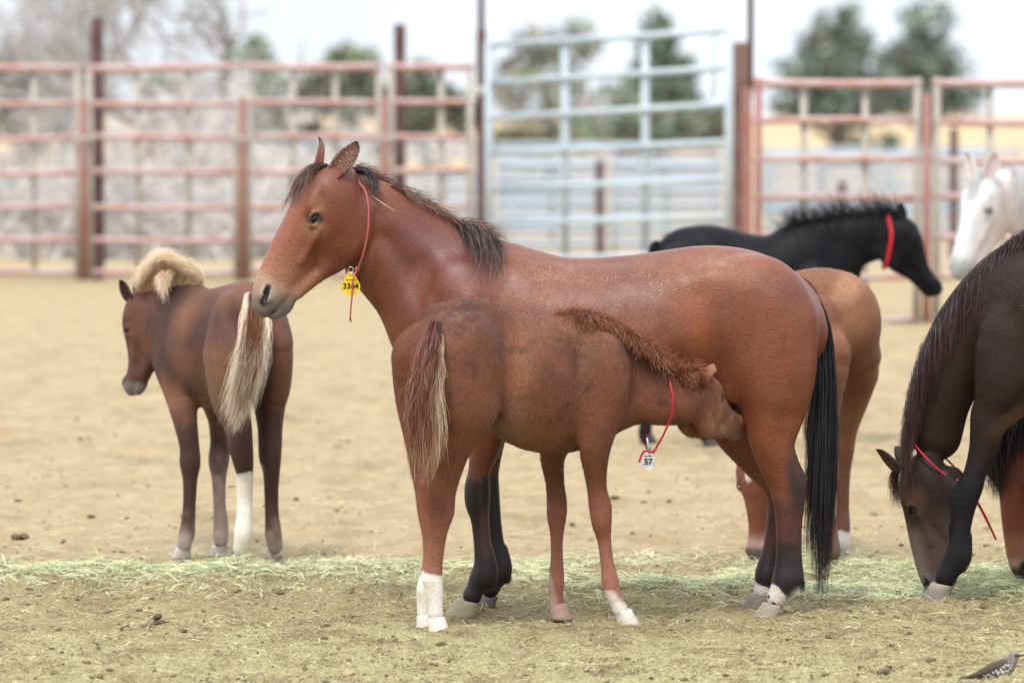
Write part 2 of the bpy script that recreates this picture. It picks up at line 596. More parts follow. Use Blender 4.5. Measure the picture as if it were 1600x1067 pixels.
def tube_mesh(P, r, sides=8, closed=False):
    P = np.asarray(P, float); n = len(P)
    r = np.full(n, r) if np.isscalar(r) else np.asarray(r)
    T = np.gradient(P, axis=0)
    if closed:
        T = np.roll(P, -1, 0) - np.roll(P, 1, 0)
    T /= np.linalg.norm(T, axis=1, keepdims=True) + 1e-12
    ref = np.array([0.31, 0.17, 0.93]) if abs(T[0] @ np.array([0.31, 0.17, 0.93])) < 0.9 else np.array([1.0, 0, 0])
    U = []
    u = np.cross(T[0], ref); u /= np.linalg.norm(u)
    for i in range(n):
        u = u - T[i] * (u @ T[i]); u /= np.linalg.norm(u) + 1e-12
        U.append(u)
    U = np.array(U); W = np.cross(T, U)
    a = np.arange(sides) / sides * 2 * math.pi
    V = (P[:, None, :] + r[:, None, None] * (np.cos(a)[None, :, None] * U[:, None, :] + np.sin(a)[None, :, None] * W[:, None, :])).reshape(-1, 3)
    Q = []
    m = n if closed else n - 1
    for i in range(m):
        j = (i + 1) % n
        for k in range(sides):
            k2 = (k + 1) % sides
            Q.append((i * sides + k, i * sides + k2, j * sides + k2, j * sides + k))
    if not closed:
        for k in range(1, sides - 1, 2):
            k3 = (k + 2) % sides
            Q.append((0, k + 1, k, 0) if k + 2 > sides else (0, k3 if k + 2 < sides else 0, k + 1, k))
            b_ = (n - 1) * sides
            Q.append((b_, b_ + k, b_ + k + 1, b_ + (k3 if k + 2 < sides else 0)))
    Q = [tuple(q) for q in Q]
    return V, Q


def mesh_py(name, V, F, off=(0, 0, 0), smooth=True):
    me = bpy.data.meshes.new(name)
    V = np.asarray(V, float) - np.asarray(off, float)
    FF = []
    for f in F:
        g = []
        for i in f:
            if i not in g: g.append(int(i))
        if len(g) >= 3: FF.append(g)
    me.from_pydata(V.tolist(), [], FF)
    me.polygons.foreach_set('use_smooth', [smooth] * len(me.polygons))
    me.update()
    return me

# ------------------------------------------------------------------ terrain
_TY = np.array([0, 50, 54, 60, 80, 100, 150, 250, 500, 900, 1500, 4000.0])
_TV = np.array([0, 0, 408, 400, 375, 345, 290, 240, 205, 193, 188, 184.0])


def ground_z(Y):
    """Flat yard, then land that falls away gently behind the fence."""
    Y = np.asarray(Y, float)
    z = CAM_H - Y * (np.interp(Y, _TY, _TV) + 12) / 8889.0
    z54 = CAM_H - 54 * 420 / 8889.0
    w = np.clip((Y - 50) / 4.0, 0, 1)
    return np.where(Y <= 50, 0.0, np.where(Y < 54, z54 * w, z))


HOOF_SPOTS = [p[-1][:2] for p in ()]


def relief(X, Y):
    P = np.column_stack([X, Y, np.zeros_like(X)])
    r = 0.020 * fbm(P, 1.3, 3, 1) + 0.026 * fbm(P * np.array([1, 0.8, 1]), 5.0, 3, 2) + 0.020 * fbm(P, 16.0, 2, 3)
    pits = noise3(P, 3.1, 9)
    r = r - 0.030 * sstep(0.45, 0.8, pits)
    fade = np.exp(-np.maximum(Y - 30, 0) / 25.0)
    return (r - 0.004) * (0.35 + 0.65 * fade) * (np.abs(X) < 60)


def make_ground():
    nx = 360
    xs = np.linspace(-3.5, 3.5, nx)
    out = [3.5]
    st = 0.016
    while out[-1] < 3000:
        st *= 1.22; out.append(out[-1] + st)
    out = np.array(out[1:])
    xs = np.concatenate([-out[::-1], xs, out])
    ys = [19.4]; st = 0.02
    while ys[-1] < 3500:
        st = 0.021 * max(1, (ys[-1] / 21.0) ** 3.2) if ys[-1] < 60 else st * 1.09
        ys.append(ys[-1] + st)
    ys = np.array([-400, -60, 0, 10, 16, 18.5] + ys)
    X, Y = np.meshgrid(xs, ys, indexing='ij')
    x, y = X.ravel(), Y.ravel()
    z = ground_z(y).copy()
    m = (np.abs(x) < 60) & (y < 130) & (y > 10)
    z[m] += relief(x[m], y[m])
    far = (y > 110)
    P = np.column_stack([x[far], y[far], 0 * x[far]])
    z[far] += 0.0012 * y[far] * fbm(P, 0.004, 3, 6)
    V = np.column_stack([x, y, z])
    n, mY = len(xs), len(ys)
    i, j = np.meshgrid(np.arange(n - 1), np.arange(mY - 1), indexing='ij')
    a = (i * mY + j).ravel()
    Q = np.column_stack([a, a + mY, a + mY + 1, a + 1])
    me = mesh_np('ground', V, Q, True)
    m_, n_, l_, b_ = new_mat('yard_dirt', 0.92, 0.12)
    tc = n_.new('ShaderNodeTexCoord'); sep = n_.new('ShaderNodeSeparateXYZ'); l_.new(tc.outputs['Object'], sep.inputs[0])

    def noise(scale, detail=5, rough=0.55, vec=None, sc3=None):
        q = n_.new('ShaderNodeTexNoise'); q.inputs['Scale'].default_value = scale; q.inputs['Detail'].default_value = detail; q.inputs['Roughness'].default_value = rough
        if sc3:
            mp_ = n_.new('ShaderNodeMapping'); mp_.inputs['Scale'].default_value = sc3; l_.new(tc.outputs['Object'], mp_.inputs['Vector']); l_.new(mp_.outputs[0], q.inputs['Vector'])
        else:
            l_.new(tc.outputs['Object'], q.inputs['Vector'])
        return q.outputs['Fac']

    def rng_(val, a, b, c=0.0, d=1.0):
        q = n_.new('ShaderNodeMapRange'); q.interpolation_type = 'SMOOTHSTEP'
        for k_, x_ in zip(('From Min', 'From Max', 'To Min', 'To Max'), (a, b, c, d)): q.inputs[k_].default_value = x_
        l_.new(val, q.inputs['Value']); return q.outputs[0]

    def math_(op, a, b):
        q = n_.new('ShaderNodeMath'); q.operation = op
        for k_, x_ in enumerate((a, b)):
            if isinstance(x_, (int, float)): q.inputs[k_].default_value = x_
            else: l_.new(x_, q.inputs[k_])
        return q.outputs[0]

    def mix(fac, a, b):
        q = n_.new('ShaderNodeMixRGB')
        if isinstance(fac, (int, float)): q.inputs['Fac'].default_value = fac
        else: l_.new(fac, q.inputs['Fac'])
        for k_, x_ in (('Color1', a), ('Color2', b)):
            if isinstance(x_, tuple): q.inputs[k_].default_value = (*x_, 1)
            else: l_.new(x_, q.inputs[k_])
        return q.outputs[0]
    yy = sep.outputs['Y']
    big = noise(0.9, 4); mid = noise(4.5, 5); fine = noise(30, 4, 0.7); grain = noise(85, 4, 0.75)
    warp = math_('ADD', yy, math_('MULTIPLY', math_('SUBTRACT', big, 0.5), 2.2))
    sand = mix(rng_(mid, 0.35, 0.68), (0.475, 0.370, 0.220), (0.395, 0.295, 0.170))
    sand = mix(rng_(fine, 0.58, 0.76, 0, 0.45), sand, (0.27, 0.195, 0.115))
    muck = mix(rng_(mid, 0.35, 0.65), (0.375, 0.300, 0.150), (0.245, 0.185, 0.093))
    muck = mix(rng_(fine, 0.45, 0.7), muck, (0.36, 0.315, 0.16))
    muck = mix(rng_(grain, 0.54, 0.66, 0, 0.75), muck, (0.50, 0.44, 0.27))
    muck = mix(rng_(grain, 0.46, 0.34, 0, 0.75), muck, (0.11, 0.08, 0.045))
    muck = mix(rng_(fine, 0.42, 0.30, 0, 0.8), muck, (0.13, 0.09, 0.05))
    straw = mix(rng_(grain, 0.4, 0.62), (0.32, 0.275, 0.135), (0.48, 0.42, 0.225))
    near_ = mix(math_('MULTIPLY', rng_(warp, 22.4, 20.9), rng_(mid, 0.62, 0.42)), muck, straw)
    col = mix(rng_(warp, 24.9, 23.5), sand, near_)
    gold = mix(rng_(noise(0.11, 4), 0.4, 0.6), (0.46, 0.36, 0.22), (0.42, 0.34, 0.25))
    col = mix(rng_(warp, 33, 46), col, mix(rng_(mid, 0.35, 0.7), (0.47, 0.365, 0.21), (0.40, 0.31, 0.18)))
    col = mix(rng_(yy, 48, 56), col, gold)
    field = mix(rng_(noise(0.02, 4, 0.6, None, (1, 0.25, 1)), 0.42, 0.58), (0.52, 0.39, 0.21), (0.42, 0.31, 0.24))
    col = mix(rng_(yy, 120, 220), col, field)
    blot = rng_(noise(1.7, 5, 0.6, None, (1, 0.55, 1)), 0.52, 0.70, 0, 0.55)
    col = mix(math_('MULTIPLY', blot, rng_(yy, 46, 34)), col, (0.25, 0.185, 0.105))
    l_.new(col, b_.inputs['Base Color'])
    h = math_('ADD', math_('MULTIPLY', fine, 0.6), math_('MULTIPLY', grain, 0.35))
    h = math_('ADD', h, math_('MULTIPLY', noise(14, 4), 0.9))
    bp = n_.new('ShaderNodeBump'); bp.inputs['Strength'].default_value = 1.0; bp.inputs['Distance'].default_value = 0.035
    l_.new(h, bp.inputs['Height']); l_.new(bp.outputs[0], b_.inputs['Normal'])
    o = link('ground', me, m_)
    o['kind'] = 'structure'


make_ground()

# ------------------------------------------------------------------ pipe corral
M_RUST = simple_mat('red_pipe', (0.42, 0.20, 0.165), 0.5, 0.5, 0.3, 3.5, 0.1, second=(0.46, 0.35, 0.32))
M_RUST_DK = simple_mat('red_pipe_post', (0.33, 0.105, 0.08), 0.6, 0.4, 0.3, 3, 0.1, second=(0.30, 0.16, 0.13))
M_PALE = simple_mat('bare_pipe', (0.44, 0.41, 0.34), 0.55, 0.4, 0.3, 5, 0.1, second=(0.33, 0.30, 0.25))
M_MAROON = simple_mat('maroon_post', (0.125, 0.068, 0.065), 0.7, 0.3, 0.3, 6, 0.2, second=(0.09, 0.045, 0.045))
M_POST = simple_mat('brown_steel', (0.20, 0.13, 0.11), 0.7, 0.3, 0.3, 5, 0.2, second=(0.14, 0.075, 0.06))
M_BLUE = simple_mat('blue_grey_pipe', (0.40, 0.47, 0.51), 0.5, 0.5, 0.2, 4, 0.05, second=(0.46, 0.52, 0.55))
M_BLUE2 = simple_mat('far_panel_pipe', (0.33, 0.40, 0.46), 0.6, 0.4, 0.2, 1, second=(0.42, 0.46, 0.50))
M_TWINE = simple_mat('pale_twine', (0.62, 0.58, 0.55), 0.8)


def pipe(name, a, b, r, mat, parent, off, sides=8):
    a, b = np.asarray(a, float), np.asarray(b, float)
    V, Q = tube_mesh(np.array([a, (a + b) / 2 + np.array([0, 0, -0.0]), b]), r, sides)
    return link(name, mesh_py(name, V, Q, off), mat, parent)


def box_post(name, x, y, z0, z1, w, d, mat, parent, off, rz=0.0):
    c, s = math.cos(rz), math.sin(rz)
    bv = min(w, d) * 0.12
    ring = [(-w / 2 + bv, -d / 2), (w / 2 - bv, -d / 2), (w / 2, -d / 2 + bv), (w / 2, d / 2 - bv), (w / 2 - bv, d / 2), (-w / 2 + bv, d / 2), (-w / 2, d / 2 - bv), (-w / 2, -d / 2 + bv)]
    V, F = [], []
    for z in (z0, z1 - bv, z1):
        k = 0.9 if z == z1 else 1.0
        for px, py in ring:
            px, py = px * k, py * k
            V.append((x + px * c - py * s, y + px * s + py * c, z))
    for i in (0, 1):
        for j in range(8):
            j2 = (j + 1) % 8
            F.append((i * 8 + j, i * 8 + j2, (i + 1) * 8 + j2, (i + 1) * 8 + j))
    F.append(tuple(range(16, 24)))
    return link(name, mesh_py(name, V, F, off, False), mat, parent)


def panel(label, A, B, zs, zbot, ztop, uprights, rmat=M_RUST, endmat=(M_PALE, M_PALE), rail_r=0.027, group='red pipe panels of the corral fence', cat='fence panel', uz=None):
    """A corral panel from A to B (x, y): rails at heights zs, frame posts at the ends, uprights at fractions."""
    A, B = np.asarray(A, float), np.asarray(B, float)
    base = np.array([*((A + B) / 2), 0.0])
    g0 = float(ground_z(base[1])); base[2] = g0
    root = empty('fence_panel', base)
    tag(root, label, cat, group)
    d = (B - A) / np.linalg.norm(B - A)
    wob = random.uniform
    for i, z in enumerate(zs):
        a = np.array([*A, z + g0 + wob(-.012, .012)]); b = np.array([*B, z + g0 + wob(-.012, .012)])
        V, Q = tube_mesh(spline(np.array([a, (a + b) / 2 + np.array([0, 0, wob(-.015, .008)]), b]), 7), rail_r * (1.15 if i == 0 else 1.0), 8)
        link('rail', mesh_py('rail', V, Q, base), rmat, root)
    for (P, m, s) in ((A, endmat[0], 1), (B, endmat[1], -1)):
        q = P + d * s * 0.035
        pipe('frame_post', (*q, g0 + zbot), (*q, g0 + ztop), 0.028, m, root, base)
    for f in uprights:
        q = A + (B - A) * f
        off = np.array([0, 0.05])
        pipe('upright', (*(q + off), g0 + (uz or min(zs))), (*(q + off), g0 + max(zs)), 0.026, M_PALE, root, base)
    return root


def XY(u, Y):
    return at(u, 300, Y)[:2]


LZ = [1.80, 1.50, 1.21, 0.92, 0.63, 0.34, 0.07]
lab = ['pale pink pipe panel at the far left edge of the corral', 'pipe panel behind the blond-maned foal, right of the first red post', 'pipe panel behind the bay mare\'s head', 'narrow pipe panel just left of the tall pole and blue gate']
us = [-118, 131, 379, 602, 744]
upr = [[0.31, 0.69], [0.335, 0.66], [0.35, 0.655], [0.62]]
for k in range(4):
    panel(lab[k], XY(us[k] + 3, 48), XY(us[k + 1] - 3, 48), LZ, -0.02, 1.82, upr[k])
panel('pipe panel mostly outside the frame on the left', XY(-367, 48), XY(-124, 48), LZ, -0.02, 1.82, [.33, .66])
for u_, l_ in ((131, 'red corral post between the two leftmost panels'), (379, 'red corral post above the blond-maned foal\'s rump'), (601, 'slim red corral post behind the mare\'s crest')):
    p = XY(u_, 47.93); r = empty('corral_post', (*p, 0)); tag(r, l_, 'post', 'red posts joining the corral panels')
    pipe('post', (*p, -0.05), (*p, 1.55), 0.025, M_RUST_DK, r, np.array([*p, 0]))
    pipe('clamp', (p[0] - .09, p[1] - .01, 1.2), (p[0] + .09, p[1] - .01, 1.2), 0.022, M_PALE, r, np.array([*p, 0]), 6)

RZ = [1.77, 1.485, 1.20, 0.92, 0.63, 0.34, 0.03]
panel('pipe panel behind the black foal, right of the brown gate post', XY(1177, 42), XY(1440, 42), RZ, -0.03, 1.80, [0.30, 0.665], endmat=(M_RUST_DK, M_PALE))
panel('pipe panel behind the white horse at the right edge', XY(1456, 42), XY(1716, 42), RZ, -0.03, 1.80, [0.35, 0.70], endmat=(M_PALE, M_PALE))
panel('pipe panel mostly outside the frame on the right', XY(1722, 42), XY(1980, 42), RZ, -0.03, 1.80, [0.35, 0.70])
p = XY(1448, 41.93); r = empty('corral_post', (*p, 0)); tag(r, 'red corral post by the black foal\'s face', 'post', 'red posts joining the corral panels')
pipe('post', (*p, -0.07), (*p, 1.68), 0.028, M_RUST_DK, r, np.array([*p, 0]))

# big posts
def big_post(label, u, Y, w, vtop, mat, pole=None, strip=None):
    p = XY(u, Y); off = np.array([*p, 0.0])
    r = empty('gate_post' if pole else 'wooden_post', off)
    tag(r, label, 'post')
    zt = at(u, vtop, Y)[2]
    box_post('post', p[0], p[1], -0.05, zt, w, w, mat, r, off)
    if pole:
        pu, pr = pole
        q = XY(pu, Y)
        pipe('pole', (q[0], q[1] - 0.0, zt - 0.4), (q[0], q[1], 5.2), pr, M_MAROON, r, off)
    if strip:
        q = XY(strip, Y - 0.10)
        box_post('stop_strip', q[0], q[1], -0.02, zt - 0.35, 0.075, 0.04, M_RUST_DK, r, off)
    return r


big_post('short maroon post behind the leftmost panels', 153, 48.6, 0.105, 27, M_MAROON)
big_post('maroon post rising above the rails behind the mare\'s crest', 625, 48.6, 0.098, 38, M_MAROON)
big_post('tall thin maroon pole carrying the left end of the blue gate', 752, 47.6, 0.078, 46, M_MAROON, (752, 0.026))
big_post('wide brown steel post with a red strip right of the blue gate', 1158, 43.5, 0.125, 66, M_POST, (1172, 0.024), 1167)


def gate():
    A = lambda v: at(764, v, 47.4); B = lambda v: at(1139, v, 45.8)
    base = (A(400) + B(400)) / 2; base[2] = 0
    root = empty('gate', base); tag(root, 'light blue-grey pipe gate hung slightly tilted between two tall posts', 'gate')
    for va, vb in ((71, 48), (130, 106), (185, 163), (239, 222), (295, 280), (350, 338), (408, 396)):
        pipe('rail', A(va), B(vb), 0.029, M_BLUE, root, base)
    pipe('frame_end', A(66), A(412), 0.038, M_BLUE, root, base)
    pipe('frame_end', B(44), B(400), 0.034, M_BLUE, root, base)
    for f in (0.325, 0.66):
        a = A(71) * (1 - f) + B(48) * f; b = A(408) * (1 - f) + B(396) * f
        off = np.array([0, 0.045, 0])
        pipe('upright', a + off, b + off, 0.036, M_BLUE, root, base)
    a = A(60) * .06 + B(15) * .94; b = A(71) * .06 + B(160) * .94
    pipe('latch_bar', a, b, 0.014, M_BLUE, root, base, 6)
    return root


gate()
p = at(752, 147, 47.45)
V, Q = tube_mesh(np.array([p + np.array([math.cos(t) * .055, math.sin(t) * .055, .004 * t]) for t in np.linspace(0, 14, 50)]), 0.012, 5)
o = link('hinge_wrap', mesh_py('hinge_wrap', V, Q, p), M_TWINE); o.location = tuple(p); tag(o, 'pale twine wound round the tall pole by the blue gate', 'twine')

# ------------------------------------------------------------------ pens far behind
PENS = [(66, -40, 150, .92, 4, 'blue-grey pen panel low behind the far left of the fence'), (66, 150, 330, .92, 4, 'blue-grey pen panel low behind the thick bare tree trunk'),
        (66, 640, 752, .90, 4, 'blue-grey pen panel low behind the narrow panel by the tall pole'),
        (64, 776, 948, .98, 5, 'near blue-grey pen panel low in the left half of the gate'), (64, 954, 1128, .98, 5, 'near blue-grey pen panel low in the right half of the gate'),
        (72, 1196, 1370, 1.15, 6, 'blue-grey pen panel over the black foal\'s mane'), (72, 1378, 1556, 1.15, 6, 'blue-grey pen panel beside the white horse\'s forehead'),
        (92, 380, 564, 1.35, 5, 'distant pen panel below the round tree, behind the mare\'s ears'), (92, 570, 752, 1.35, 5, 'distant pen panel under the dark green tree'),
        (92, 776, 948, 1.35, 5, 'distant pen panel under the sparse grey-green tree'), (92, 954, 1128, 1.35, 5, 'distant pen panel under the tall pointed conifer'),
        (110, 1190, 1388, 1.25, 5, 'farthest pen panel under the dense juniper'), (110, 1394, 1594, 1.25, 5, 'farthest pen panel under the looser juniper')]
for Y, ua, ub, h, nr, lb in PENS:
    nr += 2
    zs = [h - i * (h - 0.12) / (nr - 1) for i in range(nr)]
    panel(lb, XY(ua, Y), XY(ub, Y), zs, 0, h + .05, [0.5], M_BLUE2, (M_BLUE2, M_BLUE2), 0.042, 'blue-grey pen panels beyond the corral')
for u_, Y, vt, lb in ((937, 58, 252, 'dark red post seen through the middle of the blue gate'), (1490, 58, 200, 'dark post beyond the fence above the white horse'), (1316, 60, 285, 'short dark red post beyond the fence over the black foal'), (196, 58, 345, 'dark red post end behind the left panels')):
    p = XY(u_, Y); g = float(ground_z(Y)); r = empty('pen_post', (*p, g)); tag(r, lb, 'post')
    box_post('post', p[0], p[1], g, at(u_, vt, Y)[2], 0.085, 0.085, M_MAROON, r, np.array([*p, g]))

# ------------------------------------------------------------------ trees
M_LEAF = attr_mat('foliage', 0.7, 0.2)
M_BARK = simple_mat('grey_bark', (0.20, 0.165, 0.13), 0.9, 0.2, 0.35, 8, 0.3)
M_DEAD = simple_mat('bleached_wood', (0.66, 0.63, 0.60), 0.85, 0.2, 0.3, 6, 0.2, second=(0.50, 0.46, 0.43))
M_GREYTW = simple_mat('grey_twig', (0.47, 0.44, 0.42), 0.85, 0.2, 0.3, 6, second=(0.36, 0.33, 0.31))
M_GREYLIMB = simple_mat('grey_limb', (0.56, 0.53, 0.50), 0.85, 0.2, 0.3, 6, second=(0.33, 0.30, 0.28))
M_TWIG = simple_mat('bleached_twig', (0.66, 0.62, 0.59), 0.85, 0.2, 0.3, 6, second=(0.50, 0.46, 0.43))


def branch_paths(p0, d0, ln, r, depth, rnd, out, droop=0.0, spread=0.6, kids=3):
    n = 5
    pts = [np.array(p0)]; d = norm(d0)
    for i in range(n):
        d = norm(d + rnd.normal(size=3) * 0.16 + np.array([0, 0, -droop]))
        pts.append(pts[-1] + d * ln / n)
    rad = np.linspace(r, r * 0.5, n + 1)
    out.append((depth, np.array(pts), rad))
    if depth == 0: return
    for k in range(kids):
        t = rnd.uniform(0.35, 1.0); i = min(int(t * n), n - 1)
        q = pts[i] + (pts[i + 1] - pts[i]) * (t * n - i) if i < n else pts[-1]
        nd = norm(norm(pts[i + 1] - pts[i]) + rnd.normal(size=3) * spread)
        branch_paths(q, nd, ln * rnd.uniform(0.5, 0.8), r * rnd.uniform(0.45, 0.62), depth - 1, rnd, out, droop, spread, kids)


def tubes_joined(name, paths, mat, parent, off, sides=4):
    VV, QQ, o_ = [], [], 0
    for _, P, r in paths:
        V, Q = tube_mesh(P, r, sides)
        Q = [q for q in Q if len(set(q)) == 4]
        VV.append(V); QQ.append(np.array(Q) + o_); o_ += len(V)
    me = mesh_np(name, np.vstack(VV), np.vstack(QQ), True, off)
    return link(name, me, mat, parent)


def bare_tree(label, u, Y, height, depth, seed, lean=(0, 0), kids=4, r0=0.16, spread=0.62, droop=0.0, name='bare_tree', cat='tree', stems=1, base_v=None, mats=(M_DEAD, M_TWIG), group=None):
    rnd = np.random.default_rng(seed)
    g = float(ground_z(Y)); p = XY(u, Y); base = np.array([*p, g])
    root = empty(name, base); tag(root, label, cat, group)
    out = []
    for s_ in range(stems):
        d = np.array([lean[0] + rnd.normal() * .25 * (stems > 1), lean[1] + rnd.normal() * .2 * (stems > 1), 1.0])
        branch_paths(base + np.array([rnd.normal() * .3, rnd.normal() * .3, -0.1]) * (stems > 1), d, height * 0.5, r0, depth, rnd, out, droop, spread, kids)
    thick = [q for q in out if q[0] >= depth - 1]
    thin = [q for q in out if q[0] < depth - 1]
    tubes_joined('trunk', [q for q in thick if q[0] == depth], mats[0], root, base, 7)
    for q in [q for q in thick if q[0] == depth - 1]: tubes_joined('limb', [q], mats[0], root, base, 5)
    o = tubes_joined('twigs', thin, mats[1], root, base, 3); o['kind'] = 'stuff'
    return root


def leafy(label, u, Y, blobs, n, leaf, col, seed, trunk=None, dens=1.0, name='tree', group=None, open_=0.35, cat='tree'):
    """blobs: (u, v, ru, rv) ellipses of crown in the picture; given depth equal to their width."""
    rnd = np.random.default_rng(seed)
    g = float(ground_z(Y)); p = XY(u, Y); base = np.array([*p, g]); s = 8889.0 / Y
    root = empty(name, base); tag(root, label, cat, group)
    C, N = [], []
    vols = np.array([b[2] * b[3] for b in blobs], float); vols /= vols.sum()
    for b, w in zip(blobs, vols):
        c = at(b[0], b[1], Y); b = (b[0], b[1], b[2] * 1.16, b[3] * 1.1)
        ncl = max(5, int(30 * len(blobs) * w * 2)); m = int(n * w * 0.52)
        cc = rnd.normal(size=(ncl, 3)); cc /= np.linalg.norm(cc, axis=1, keepdims=True); cc *= rnd.uniform(0.35, 1.0, (ncl, 1))
        k = rnd.integers(0, ncl, m)
        q = cc[k] * rnd.uniform(0.9, 1.25) + rnd.normal(size=(m, 3)) * 0.13
        C.append(c + q * np.array([b[2] / s, max(b[2], b[3]) * 0.8 / s, b[3] / s]))
    C = np.vstack(C); m = len(C)
    A = rnd.normal(size=(m, 3)); A /= np.linalg.norm(A, axis=1, keepdims=True)
    B = np.cross(A, rnd.normal(size=(m, 3))); B /= np.linalg.norm(B, axis=1, keepdims=True)
    sz = leaf * rnd.uniform(0.5, 1.3, (m, 1))
    V = np.stack([C - A * sz, C - B * sz * .5, C + A * sz, C + B * sz * .5], 1).reshape(-1, 3)
    Q = np.arange(m * 4).reshape(-1, 4)
    cl = (np.asarray(col) * 1.25 + 0.015) * rnd.uniform(0.55, 1.45, (m, 1)) * (1 + 0.1 * rnd.normal(size=(m, 3)))
    me = mesh_np('crown', V, Q, False, base, np.repeat(np.clip(cl, 0.004, 1), 4, 0))
    link('crown', me, M_LEAF, root)
    out = []
    top = at(blobs[0][0], blobs[0][1], Y)
    r0 = trunk or 0.018 * (top[2] - g) + 0.04
    P = spline(np.array([base + np.array([0, 0, -.1]), base * .5 + top * .5 + rnd.normal(size=3) * .1, top]), 7)
    V, Q = tube_mesh(P, np.linspace(r0 * 1.25, r0 * .35, 7), 8)
    link('trunk', mesh_py('trunk', V, Q, base), M_BARK, root)
    for b in blobs:
        e = at(b[0], b[1], Y) + rnd.normal(size=3) * .2
        st = P[min(5, 1 + rnd.integers(0, 4))]
        V, Q = tube_mesh(spline(np.array([st, (st + e) / 2 + np.array([0, 0, -.1]), e]), 5), np.linspace(r0 * .5, r0 * .15, 5), 5)
        link('limb', mesh_py('limb', V, Q, base), M_BARK, root)
    return root


G1 = (0.12, 0.145, 0.11)
leafy('large dense juniper with a dark forked trunk, beyond the right fence', 1313, 230, [(1312, 60, 46, 50), (1300, 105, 72, 42), (1335, 140, 70, 40), (1262, 148, 50, 34), (1312, 172, 70, 26), (1240, 168, 30, 22)], 5200, .30, G1, 1, 0.42)
leafy('looser second juniper right of the dense one, above the white horse', 1448, 250, [(1448, 50, 34, 40), (1415, 100, 44, 40), (1462, 110, 52, 46), (1440, 155, 66, 32), (1500, 150, 30, 26), (1388, 150, 28, 26)], 4200, .30, (0.13, 0.16, 0.125), 2, 0.36)
leafy('tall pointed conifer seen through the right half of the blue gate', 1030, 170, [(1028, 62, 26, 42), (1030, 110, 52, 40), (1020, 160, 66, 36), (1060, 168, 50, 34)], 4200, .22, (0.14, 0.17, 0.12), 3)
leafy('wide dark evergreen clump low behind the blue gate', 980, 160, [(1010, 205, 95, 26), (940, 205, 60, 24), (1085, 190, 45, 26)], 3600, .2, (0.135, 0.15, 0.10), 4, name='shrub', cat='shrub')
leafy('sparse grey-green tree behind the left half of the gate', 860, 180, [(840, 70, 42, 34), (905, 62, 34, 34), (850, 120, 60, 40), (880, 170, 70, 36), (800, 150, 28, 40)], 2100, .22, (0.24, 0.24, 0.20), 5)
leafy('low olive shrub left of the gate post base', 830, 150, [(810, 215, 44, 18), (880, 218, 50, 16)], 1500, .18, (0.17, 0.17, 0.10), 6, name='shrub', cat='shrub')
leafy('round green tree behind the mare\'s ears', 545, 140, [(560, 95, 42, 26), (525, 125, 50, 30), (590, 150, 40, 30), (545, 165, 60, 28), (480, 150, 30, 26)], 2900, .17, (0.14, 0.155, 0.095), 7)
leafy('dark green tree behind the narrow panel', 680, 130, [(655, 130, 34, 34), (690, 165, 46, 34), (650, 185, 40, 28), (725, 185, 26, 28)], 2400, .15, (0.12, 0.14, 0.09), 8)
leafy('grey-green tree at the upper left edge', 40, 150, [(30, 110, 60, 40), (80, 150, 60, 40), (20, 175, 50, 36), (120, 190, 40, 30)], 1700, .2, (0.17, 0.18, 0.14), 9)
leafy('green bush behind the bare tree', 240, 120, [(245, 135, 36, 20), (400, 85, 26, 22), (420, 140, 26, 40)], 1400, .13, (0.16, 0.20, 0.11), 10, name='shrub', cat='shrub')
leafy('small round bush on the field under the junipers', 1350, 170, [(1345, 235, 22, 26), (1390, 225, 14, 18)], 800, .16, (0.10, 0.12, 0.07), 11, name='shrub', cat='shrub')
leafy('olive shrubs on the slope right of the conifer', 1120, 200, [(1120, 205, 30, 14), (1075, 222, 60, 10)], 900, .22, (0.13, 0.13, 0.07), 12, name='shrub', cat='shrub')
leafy('low grey-green brush line behind the mare\'s forehead', 420, 110, [(380, 195, 60, 26), (460, 215, 60, 24), (560, 225, 70, 18)], 2000, .14, (0.15, 0.15, 0.11), 13, name='shrub', cat='shrub')

bare_tree('large leafless pale tree with a thick trunk behind the left panels', 318, 68, 4.6, 5, 21, (0.02, 0), 4, 0.20, .62, mats=(M_GREYLIMB, M_GREYTW))
bare_tree('leafless grey tree reaching over the top left corner', 60, 78, 4.4, 5, 22, (-.1, 0), 4, 0.11, .6, mats=(M_GREYLIMB, M_GREYTW))
bare_tree('leafless pale tree behind the mare\'s head', 470, 84, 3.3, 4, 24, (-.25, 0), 4, 0.12, .7, mats=(M_GREYLIMB, M_GREYTW))
bare_tree('slim leafless tree between the left maroon post and the thick trunk', 205, 72, 3.6, 5, 28, (-.05, 0), 4, 0.10, .62, mats=(M_GREYLIMB, M_GREYTW))
for (u_, Y_, h_, sd, lb) in ((190, 60, 1.7, 31, 'tangle of bleached dead branches by the left maroon post'), (265, 62, 2.1, 32, 'tangle of bleached dead branches left of the thick trunk'), (350, 60, 2.2, 33, 'tangle of bleached dead branches right of the thick trunk'), (430, 64, 1.9, 34, 'tangle of bleached dead branches behind the mare\'s nose'), (60, 64, 1.9, 35, 'tangle of bleached dead branches at the far left'), (525, 66, 1.8, 37, 'tangle of bleached dead branches behind the mare\'s forehead'),
                             (120, 56, 1.5, 41, 'low pale brush between the leftmost two red posts'), (5, 56, 1.4, 42, 'low pale brush at the left frame edge'), (230, 56, 1.5, 43, 'low pale brush above the blond mane'), (310, 56, 1.5, 44, 'low pale brush at the foot of the thick trunk'), (400, 57, 1.4, 45, 'low pale brush just right of the second red post'), (660, 60, 1.2, 46, 'low pale brush behind the narrow panel')):
    bare_tree(lb, u_, Y_, h_, 4, sd, (0, 0), 4, 0.05, .95, 0.05, 'dead_bush', 'dead bush', 4, group='tangles of dead branches behind the left fence')

# ------------------------------------------------------------------ horse anatomy
HB_PX = 400.0


